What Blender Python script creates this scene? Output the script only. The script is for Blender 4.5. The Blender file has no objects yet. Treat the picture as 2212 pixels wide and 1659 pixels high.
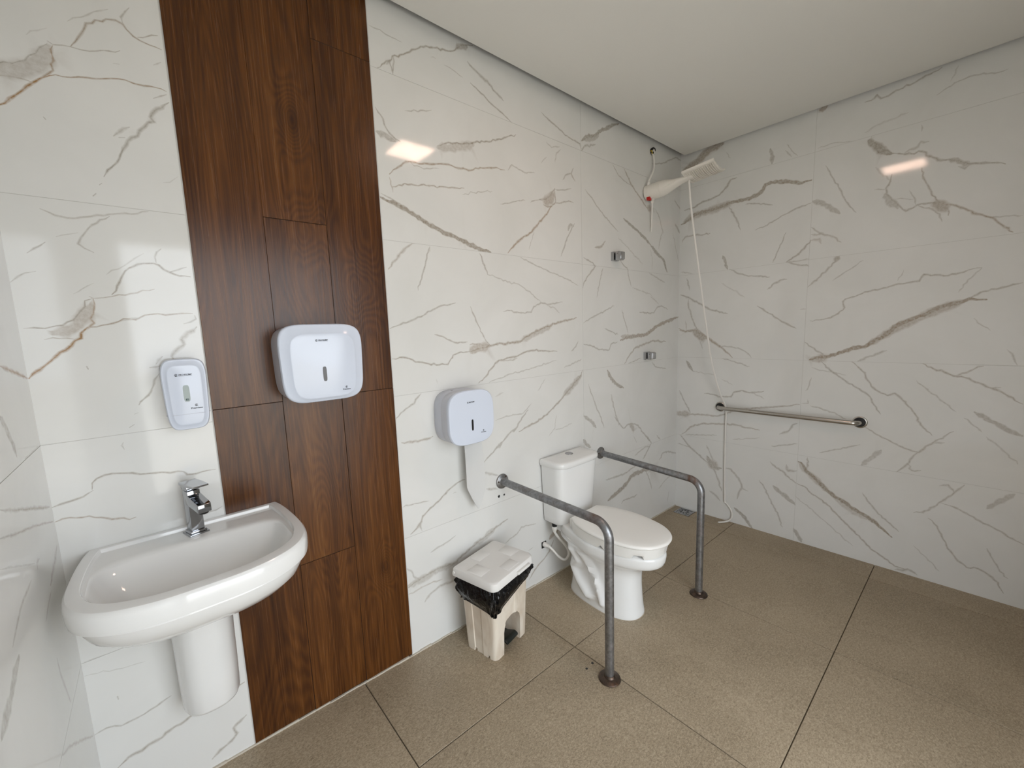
import bpy, bmesh, math, random
import numpy as np
from mathutils import Vector, Matrix
from mathutils.geometry import delaunay_2d_cdt

S = bpy.context.scene
COL = S.collection
random.seed(7)
RNG = np.random.default_rng(11)

# ------------------------------------------------------------------ camera, light, exposure
YAW, PITCH, ROLL = -0.7167, -0.1290, -0.0347
CAM = Vector((-3.0096, -1.5253, 1.4262))
FPX = 888.86
fwd = Vector((-math.sin(YAW) * math.cos(PITCH), math.cos(YAW) * math.cos(PITCH), math.sin(PITCH)))
r0 = Vector((math.cos(YAW), math.sin(YAW), 0.0))
u0 = r0.cross(fwd)
rt = math.cos(ROLL) * r0 + math.sin(ROLL) * u0
up = -math.sin(ROLL) * r0 + math.cos(ROLL) * u0
cam_d = bpy.data.cameras.new('camera')
cam_d.sensor_width = 36.0
cam_d.lens = FPX / 2212 * 36.0
cam_d.clip_start = 0.02
cam = bpy.data.objects.new('camera', cam_d)
cam.matrix_world = Matrix(((rt.x, up.x, -fwd.x, CAM.x), (rt.y, up.y, -fwd.y, CAM.y), (rt.z, up.z, -fwd.z, CAM.z), (0, 0, 0, 1)))
COL.objects.link(cam)
S.camera = cam

world = bpy.data.worlds.new('overcast_sky')
S.world = world
world.use_nodes = True
bg = world.node_tree.nodes['Background']
bg.inputs['Color'].default_value = (0.90, 0.96, 1.02, 1)
bg.inputs['Strength'].default_value = 4.2

# daylight enters by the open doorway behind the camera; the portal only guides the sky's sampling
pd = bpy.data.lights.new('doorway_portal', 'AREA')
pd.shape = 'RECTANGLE'
pd.size, pd.size_y = 1.54, 2.06
pd.cycles.is_portal = True
portal = bpy.data.objects.new('doorway_portal', pd)
portal.location = (-2.37, -2.10, 1.09)
portal.rotation_euler = (math.radians(-90), 0, math.radians(180))
COL.objects.link(portal)

# the sun stands behind the building: it lights the pavement outside, not the room itself
sd = bpy.data.lights.new('sun', 'SUN')
sd.energy = 7.5
sd.angle = math.radians(.6)
sd.color = (1.0, .93, .82)
sun = bpy.data.objects.new('sun', sd)
sun.rotation_euler = (math.radians(-38), 0, math.radians(15))
COL.objects.link(sun)

S.view_settings.view_transform = 'Standard'
S.view_settings.look = 'None'
S.view_settings.exposure = 0.33
S.view_settings.gamma = 1.0
S.view_settings.use_curve_mapping = False
S.cycles.max_bounces = 12
S.cycles.diffuse_bounces = 8
S.cycles.sample_clamp_indirect = 8.0
S.cycles.use_denoising = True

# ------------------------------------------------------------------ room measures
XL, YR, HC = -3.24, -2.16, 2.608
TOP = 2.92
FB, FC = -0.0224, -0.0085                      # the floor falls towards the drain in the far corner


def fz(x, y):
    return FB * x + FC * y


# ------------------------------------------------------------------ materials
def mat(name, base=(.8, .8, .8), rough=.4, metal=0.0, **kw):
    m = bpy.data.materials.new(name)
    m.use_nodes = True
    b = m.node_tree.nodes['Principled BSDF']
    b.inputs['Base Color'].default_value = (*base, 1)
    b.inputs['Roughness'].default_value = rough
    b.inputs['Metallic'].default_value = metal
    for k, v in kw.items():
        b.inputs[k.replace('_', ' ')].default_value = v
    return m


class NT:
    def __init__(self, m):
        self.t = m.node_tree
        self.b = self.t.nodes['Principled BSDF']

    def n(self, typ, **kw):
        nd = self.t.nodes.new(typ)
        for k, v in kw.items():
            setattr(nd, k, v)
        return nd

    def put(self, sock, v):
        if isinstance(v, bpy.types.NodeSocket):
            self.t.links.new(v, sock)
        else:
            sock.default_value = v

    def math(self, op, a, b=0.0, c=0.0, clamp=False):
        nd = self.n('ShaderNodeMath', operation=op, use_clamp=clamp)
        for i, v in enumerate((a, b, c)):
            self.put(nd.inputs[i], v)
        return nd.outputs[0]

    def vmath(self, op, a, b=(0, 0, 0)):
        nd = self.n('ShaderNodeVectorMath', operation=op)
        self.put(nd.inputs[0], a)
        self.put(nd.inputs[1], b)
        return nd.outputs['Value'] if op in ('LENGTH', 'DISTANCE', 'DOT_PRODUCT') else nd.outputs[0]

    def noise(self, vec, scale, detail=2.0, rough=.5, dist=0.0):
        nd = self.n('ShaderNodeTexNoise')
        if vec is not None:
            self.put(nd.inputs['Vector'], vec)
        nd.inputs['Scale'].default_value = scale
        nd.inputs['Detail'].default_value = detail
        nd.inputs['Roughness'].default_value = rough
        nd.inputs['Distortion'].default_value = dist
        return nd.outputs['Fac']

    def ramp(self, fac, stops):
        nd = self.n('ShaderNodeValToRGB')
        cr = nd.color_ramp
        while len(cr.elements) < len(stops):
            cr.elements.new(.5)
        for e, (p, c) in zip(cr.elements, stops):
            e.position = p
            e.color = c if len(c) == 4 else (*c, 1)
        self.put(nd.inputs[0], fac)
        return nd.outputs[0]

    def mix(self, f, a, b):
        nd = self.n('ShaderNodeMix', data_type='RGBA')
        self.put(nd.inputs[0], f)
        for s, v in ((nd.inputs[6], a), (nd.inputs[7], b)):
            if not isinstance(v, bpy.types.NodeSocket) and len(v) == 3:
                v = (*v, 1)
            self.put(s, v)
        return nd.outputs[2]

    def bump(self, h, strength, dist=.002):
        nd = self.n('ShaderNodeBump')
        nd.inputs['Strength'].default_value = strength
        nd.inputs['Distance'].default_value = dist
        self.put(nd.inputs['Height'], h)
        self.t.links.new(nd.outputs[0], self.b.inputs['Normal'])

    def pos(self):
        return self.n('ShaderNodeNewGeometry').outputs['Position']

    def obj(self):
        return self.n('ShaderNodeTexCoord').outputs['Object']

    def rnd(self):
        return self.n('ShaderNodeObjectInfo').outputs['Random']

    def base(self, c):
        self.put(self.b.inputs['Base Color'], c)


def marble_material():
    m = mat('veined_white_marble', rough=.07)
    t = NT(m)
    a = t.n('ShaderNodeVertexColor', layer_name='vein')
    sep = t.n('ShaderNodeSeparateColor')
    t.t.links.new(a.outputs['Color'], sep.inputs[0])
    p = t.pos()
    brk = t.noise(p, 90, 4, .65)
    k = t.math('MULTIPLY', sep.outputs[0], t.math('MULTIPLY_ADD', brk, 1.9, .1), clamp=True)
    vein = t.mix(sep.outputs[1], (.27, .235, .185), (.33, .19, .08))
    cloud = t.ramp(t.noise(p, 2.2, 4, .6, .6), [(.3, (.690, .688, .665)), (.7, (.745, .743, .725))])
    t.base(t.mix(k, cloud, vein))
    t.bump(t.noise(p, 3.0, 1), .05, .004)
    return m


def wood_material():
    m = mat('brown_wood_plank', rough=.3, Specular_IOR_Level=.36)
    t = NT(m)
    p = t.pos()
    shift = t.n('ShaderNodeVectorMath', operation='SCALE')
    comb = t.n('ShaderNodeCombineXYZ')
    r = t.rnd()
    for i in range(3):
        t.put(comb.inputs[i], t.math('MULTIPLY', r, (7.3, 3.1, 11.7)[i]))
    q = t.vmath('ADD', p, comb.outputs[0])
    f = t.math('MULTIPLY', t.noise(t.vmath('MULTIPLY', q, (6.5, 6.5, .62)), 1.0, 2, .5, .25), 2.4)
    knots = None
    for kx, kz, sx, sz, amp in ((-2.585, 2.125, .030, .060, 1.1), (-2.40, .50, .028, .050, 1.0), (-2.395, 1.60, .055, .075, .8),
                                (-2.60, .76, .045, .17, .9), (-2.56, 1.78, .05, .06, .6), (-2.62, 1.42, .05, .10, .5), (-2.78, .42, .07, .30, .8),
                                (-2.80, .95, .06, .30, .6), (-2.80, 1.95, .05, .35, .6)):
        d = t.vmath('LENGTH', t.vmath('MULTIPLY', t.vmath('SUBTRACT', p, (kx, 0, kz)), (1 / sx, 0, 1 / sz)))
        e = t.math('POWER', 2.718, t.math('MULTIPLY', t.math('MULTIPLY', d, d), -.5))
        f = t.math('MULTIPLY_ADD', e, amp, f)
        if amp >= 1.0:
            d3 = t.math('MULTIPLY', d, 2.2)
            e3 = t.math('POWER', 2.718, t.math('MULTIPLY', t.math('MULTIPLY', d3, d3), -.5))
            knots = e3 if knots is None else t.math('ADD', knots, e3)
    wob = t.noise(t.vmath('MULTIPLY', q, (60, 60, 6)), 1.0, 2, .5)
    ring = t.math('SINE', t.math('MULTIPLY', t.math('MULTIPLY_ADD', wob, .06, f), 52.0))
    ring = t.math('MULTIPLY_ADD', ring, .5, .5)
    fine = t.noise(t.vmath('MULTIPLY', q, (230, 230, 3.2)), 1.0, 3, .6)
    mid = t.noise(t.vmath('MULTIPLY', q, (22, 22, .8)), 1.0, 3, .6)
    v = t.math('MULTIPLY_ADD', ring, .085, t.math('MULTIPLY_ADD', fine, .40, t.math('MULTIPLY', mid, .54)))
    v = t.math('MULTIPLY_ADD', r, .05, v)
    v = t.math('MULTIPLY_ADD', knots, -.14, v)
    t.base(t.ramp(v, [(.30, (.024, .0062, .0006)), (.46, (.062, .0192, .0027)), (.60, (.108, .0365, .0062)), (.80, (.178, .070, .0155))]))
    t.put(t.b.inputs['Roughness'], t.math('MULTIPLY_ADD', fine, .12, .20))
    t.bump(fine, .12, .0015)
    return m


def floor_material():
    m = mat('beige_stone_floor_tile', rough=.55)
    t = NT(m)
    p = t.pos()
    big = t.noise(p, 1.6, 4, .6, .4)
    n1 = t.noise(t.vmath('MULTIPLY', p, (1.0, 1.5, 1)), 130, 4, .6, .6)
    n2 = t.noise(p, 420, 3, .6)
    v = t.math('MULTIPLY_ADD', n1, .48, t.math('MULTIPLY_ADD', n2, .42, t.math('MULTIPLY', big, .22)))
    v = t.math('MULTIPLY_ADD', t.rnd(), .03, v)
    t.base(t.ramp(v, [(.43, (.190, .147, .095)), (.555, (.315, .252, .172)), (.68, (.46, .378, .270))]))
    t.put(t.b.inputs['Roughness'], t.math('MULTIPLY_ADD', n1, .2, .42))
    t.bump(t.math('MULTIPLY_ADD', n1, .7, t.math('MULTIPLY', n2, .3)), .22, .002)
    return m


def steel_material(name, rust=.35, base=(.29, .295, .305), bends=()):
    m = mat(name, base, .38, .9)
    t = NT(m)
    p = t.pos()
    n = t.noise(t.vmath('MULTIPLY', p, (1, 1, .5)), 28, 5, .65, .6)
    st = t.noise(p, 7, 3, .6)
    k = t.ramp(t.math('MULTIPLY', n, t.math('ADD', st, .45)), [(.50, (0, 0, 0)), (.62, (1, 1, 1))])
    lighter = t.ramp(t.noise(p, 55, 4, .7), [(.35, tuple(c * .72 for c in base)), (.7, tuple(c * 1.25 for c in base))])
    kk = t.n('ShaderNodeRGBToBW')
    t.put(kk.inputs[0], k)
    kf = t.math('MULTIPLY', kk.outputs[0], rust)
    for c in bends:
        d = t.vmath('DISTANCE', p, c)
        near = t.math('SUBTRACT', 1.0, t.math('MULTIPLY', d, 1 / .055), clamp=True)
        kf = t.math('MULTIPLY_ADD', t.math('MULTIPLY', near, n), 1.5, kf, clamp=True)
    t.base(t.mix(kf, lighter, (.10, .045, .02)))
    t.put(t.b.inputs['Metallic'], t.math('MULTIPLY_ADD', kf, -.8, .9))
    t.put(t.b.inputs['Roughness'], t.math('MULTIPLY_ADD', n, .25, .26))
    return m


M = {}
M['marble'] = marble_material()
M['wood'] = wood_material()
M['floor'] = floor_material()
M['grout'] = mat('pale_grout', (.56, .55, .52), .9)
M['dark_joint'] = mat('dark_joint', (.018, .009, .004), .9)
M['floor_grout'] = mat('brown_floor_grout', (.085, .066, .042), .95)
M['ceiling'] = mat('matte_white_plaster', (.78, .77, .735), .9)
M['wall_paint'] = mat('white_wall_paint', (.55, .55, .53), .6)
M['porcelain'] = mat('glazed_white_porcelain', (.80, .80, .79), .06, Coat_Weight=.3, Coat_Roughness=.03)
M['seat'] = mat('white_seat_plastic', (.84, .83, .80), .28)
M['plastic'] = mat('lilac_white_plastic', (.645, .695, .80), .16)
M['plastic_side'] = mat('lilac_white_case_plastic', (.56, .58, .65), .3)
M['chrome'] = mat('polished_chrome', (.40, .41, .43), .09, 1.0)
M['satin'] = mat('satin_chrome', (.42, .42, .43), .22, 1.0)
M['steel'] = steel_material('worn_grey_steel', .3, bends=((-1.783, -.585, .695), (-.999, -.60, .645)))
M['rust'] = steel_material('rusty_dark_steel', 1.0, (.10, .075, .06))
M['inox'] = mat('brushed_stainless', (.52, .495, .46), .24, 1.0)
M['flange'] = steel_material('dull_steel_flange', .3, (.30, .30, .30))
M['black'] = mat('black_rubber', (.006, .006, .006), .45)
M['print'] = mat('black_print', (.012, .013, .02), .6)
M['smoke'] = mat('grey_smoked_window', (.055, .055, .065), .1)
M['greenglass'] = mat('greenish_level_window', (.30, .36, .36), .08)
M['bag'] = mat('black_plastic_bag', (.003, .003, .0035), .2, Specular_IOR_Level=.4)
M['bin'] = mat('cream_bin_plastic', (.70, .62, .52), .42)
M['binlid'] = mat('pale_bin_lid_plastic', (.74, .725, .70), .38)
M['pedal'] = mat('black_pedal_plastic', (.008, .012, .011), .3)
M['white_pvc'] = mat('white_pvc', (.78, .76, .72), .3)
M['shower'] = mat('cream_white_shower_plastic', (.80, .77, .71), .25)
M['red'] = mat('red_plastic', (.55, .02, .015), .35)
M['paper'] = mat('thin_white_paper', (.62, .62, .61), .95)
M['yellow'] = mat('yellow_wire', (.6, .4, .02), .4)
M['pavement'] = mat('grey_pavement', (.50, .48, .44), .9)
M['frame'] = mat('white_frame_paint', (.75, .75, .74), .4)

tt = NT(M['bag'])
tt.bump(tt.noise(tt.pos(), 38, 2, .5, 1.4), .6, .008)
tt = NT(M['bin'])
pp = tt.pos()
tt.base(tt.ramp(tt.noise(tt.vmath('MULTIPLY', pp, (5, 5, 2.2)), 2.4, 3, .5, 1.2), [(.35, (.60, .51, .41)), (.62, (.74, .67, .57))]))
tt = NT(M['ceiling'])
tt.bump(tt.noise(tt.pos(), 9, 3), .08, .004)
lamp = bpy.data.materials.new('stained_lamp_diffuser')
lamp.use_nodes = True
lt = NT(lamp)
lt.b.inputs['Base Color'].default_value = (.8, .7, .62, 1)
lt.put(lt.b.inputs['Emission Color'], lt.ramp(lt.noise(lt.pos(), 14, 4, .65, .8), [(.30, (.60, .34, .24)), (.55, (1.0, .68, .54)), (.8, (1, .74, .60))]))
lt.b.inputs['Emission Strength'].default_value = 17.0
M['lamp'] = lamp


# ------------------------------------------------------------------ object helpers
def tag(o, label=None, cat=None, group=None, kind=None):
    for k, v in (('label', label), ('category', cat), ('group', group), ('kind', kind)):
        if v:
            o[k] = v
    return o


def finish(me, sharp=38):
    bm = bmesh.new()
    bm.from_mesh(me)
    bmesh.ops.recalc_face_normals(bm, faces=bm.faces)
    lim = math.radians(sharp)
    for f in bm.faces:
        f.smooth = True
    for e in bm.edges:
        e.smooth = not (len(e.link_faces) != 2 or e.calc_face_angle(3.0) > lim)
    bm.to_mesh(me)
    bm.free()


def link(name, bm, m, parent=None, sharp=38):
    me = bpy.data.meshes.new(name)
    bm.to_mesh(me)
    bm.free()
    finish(me, sharp)
    o = bpy.data.objects.new(name, me)
    COL.objects.link(o)
    if m is not None:
        me.materials.append(m)
    if parent:
        o.parent = parent
        o.matrix_parent_inverse = parent.matrix_basis.inverted()
    return o


def thing(name, label, cat, loc=(0, 0, 0), rz=0.0, group=None):
    o = bpy.data.objects.new(name, None)
    o.empty_display_size = .05
    o.location = loc
    o.rotation_euler = (0, 0, rz)
    COL.objects.link(o)
    return tag(o, label, cat, group)


def box(bm, x0, x1, y0, y1, z0, z1, bev=0.0, seg=2, mtx=None):
    r = bmesh.ops.create_cube(bm, size=1.0)
    vs = r['verts']
    for v in vs:
        v.co = Vector(((x0 + x1) / 2 + v.co.x * (x1 - x0), (y0 + y1) / 2 + v.co.y * (y1 - y0), (z0 + z1) / 2 + v.co.z * (z1 - z0)))
        if mtx:
            v.co = mtx @ v.co
    if bev > 0:
        es = list({e for v in vs for e in v.link_edges})
        bmesh.ops.bevel(bm, geom=es, offset=bev, segments=seg, profile=.5, affect='EDGES')
    return bm


def loft(bm, rings, cap0=True, cap1=True, closed=True):
    vr = [[bm.verts.new(p) for p in r] for r in rings]
    n = len(vr[0])
    for a, b in zip(vr[:-1], vr[1:]):
        for i in range(n if closed else n - 1):
            j = (i + 1) % n
            bm.faces.new((a[i], a[j], b[j], b[i]))
    if cap0:
        bm.faces.new(vr[0][::-1])
    if cap1:
        bm.faces.new(vr[-1])
    return vr


def smooth_path(pts, n=8):
    P = [Vector(p) for p in pts]
    out = []
    for i in range(len(P) - 1):
        a, b, c, d = P[max(i - 1, 0)], P[i], P[i + 1], P[min(i + 2, len(P) - 1)]
        for k in range(n):
            t = k / n
            out.append(.5 * ((2 * b) + (c - a) * t + (2 * a - 5 * b + 4 * c - d) * t * t + (3 * b - a - 3 * c + d) * t ** 3))
    out.append(P[-1])
    return out


def tube(bm, path, rad, seg=16, caps=True):
    P = [Vector(p) for p in path]
    R = rad if isinstance(rad, (list, tuple)) else [rad] * len(P)
    t0 = (P[1] - P[0]).normalized()
    nrm = t0.orthogonal().normalized()
    rings = []
    prev = t0
    for i, p in enumerate(P):
        t = (P[min(i + 1, len(P) - 1)] - P[max(i - 1, 0)]).normalized()
        q = prev.rotation_difference(t)
        nrm = (q @ nrm).normalized()
        nrm = (nrm - t * nrm.dot(t)).normalized()
        bn = t.cross(nrm)
        prev = t
        rings.append([p + (nrm * math.cos(2 * math.pi * k / seg) + bn * math.sin(2 * math.pi * k / seg)) * R[i] for k in range(seg)])
    return loft(bm, rings, caps, caps)


def lathe(bm, prof, origin, axis, seg=32):
    """prof: (radius, distance along axis) pairs."""
    ax = Vector(axis).normalized()
    a = ax.orthogonal().normalized()
    b = ax.cross(a)
    o = Vector(origin)
    rings = [[o + ax * h + (a * math.cos(2 * math.pi * k / seg) + b * math.sin(2 * math.pi * k / seg)) * max(r, 1e-4) for k in range(seg)] for r, h in prof]
    return loft(bm, rings)


def superell(n, hw, hh, p=4.0, pz=None):
    out = []
    for k in range(n):
        t = 2 * math.pi * k / n
        c, s = math.cos(t), math.sin(t)
        out.append((hw * math.copysign(abs(c) ** (2 / p), c), hh * math.copysign(abs(s) ** (2 / (pz or p)), s)))
    return out


def bake(o):
    """the modifiers of o turned into its mesh"""
    dg = bpy.context.evaluated_depsgraph_get()
    me = bpy.data.meshes.new_from_object(o.evaluated_get(dg), depsgraph=dg)
    old = o.data
    o.modifiers.clear()
    o.data = me
    me.name = old.name
    bpy.data.meshes.remove(old)


def carve(o, bm, bevel=False):
    bmesh.ops.recalc_face_normals(bm, faces=bm.faces)
    me = bpy.data.meshes.new('cut')
    bm.to_mesh(me)
    bm.free()
    c = bpy.data.objects.new('cut', me)
    COL.objects.link(c)
    md = o.modifiers.new('cut', 'BOOLEAN')
    md.operation = 'DIFFERENCE'
    md.solver = 'EXACT'
    md.object = c
    bpy.context.view_layer.update()
    bake(o)
    finish(o.data)
    bpy.data.objects.remove(c)
    bpy.data.meshes.remove(me)


def lettering(name, text, size, loc, parent, m, width=None, thick=.0002, align='CENTER', rot=(math.pi / 2, 0, 0), bold=0.0):
    cu = bpy.data.curves.new(name, 'FONT')
    cu.body = text
    cu.size = size
    cu.align_x = align
    cu.extrude = thick
    cu.offset = bold
    cu.resolution_u = 3
    t = bpy.data.objects.new(name + '_src', cu)
    COL.objects.link(t)
    bpy.context.view_layer.update()
    dg = bpy.context.evaluated_depsgraph_get()
    me = bpy.data.meshes.new_from_object(t.evaluated_get(dg), depsgraph=dg)
    bpy.data.objects.remove(t)
    bpy.data.curves.remove(cu)
    me.name = name
    xs = [v.co.x for v in me.vertices]
    k = width / (max(xs) - min(xs)) if width else 1.0
    mt = Matrix.Translation(loc) @ Matrix.Rotation(rot[2], 4, 'Z') @ Matrix.Rotation(rot[0], 4, 'X')
    for v in me.vertices:
        v.co.x *= k
        v.co = mt @ v.co
    me.materials.clear()
    me.materials.append(m)
    o = bpy.data.objects.new(name, me)
    COL.objects.link(o)
    if parent:
        o.parent = parent
        o.matrix_parent_inverse = parent.matrix_basis.inverted()
    return o
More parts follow.
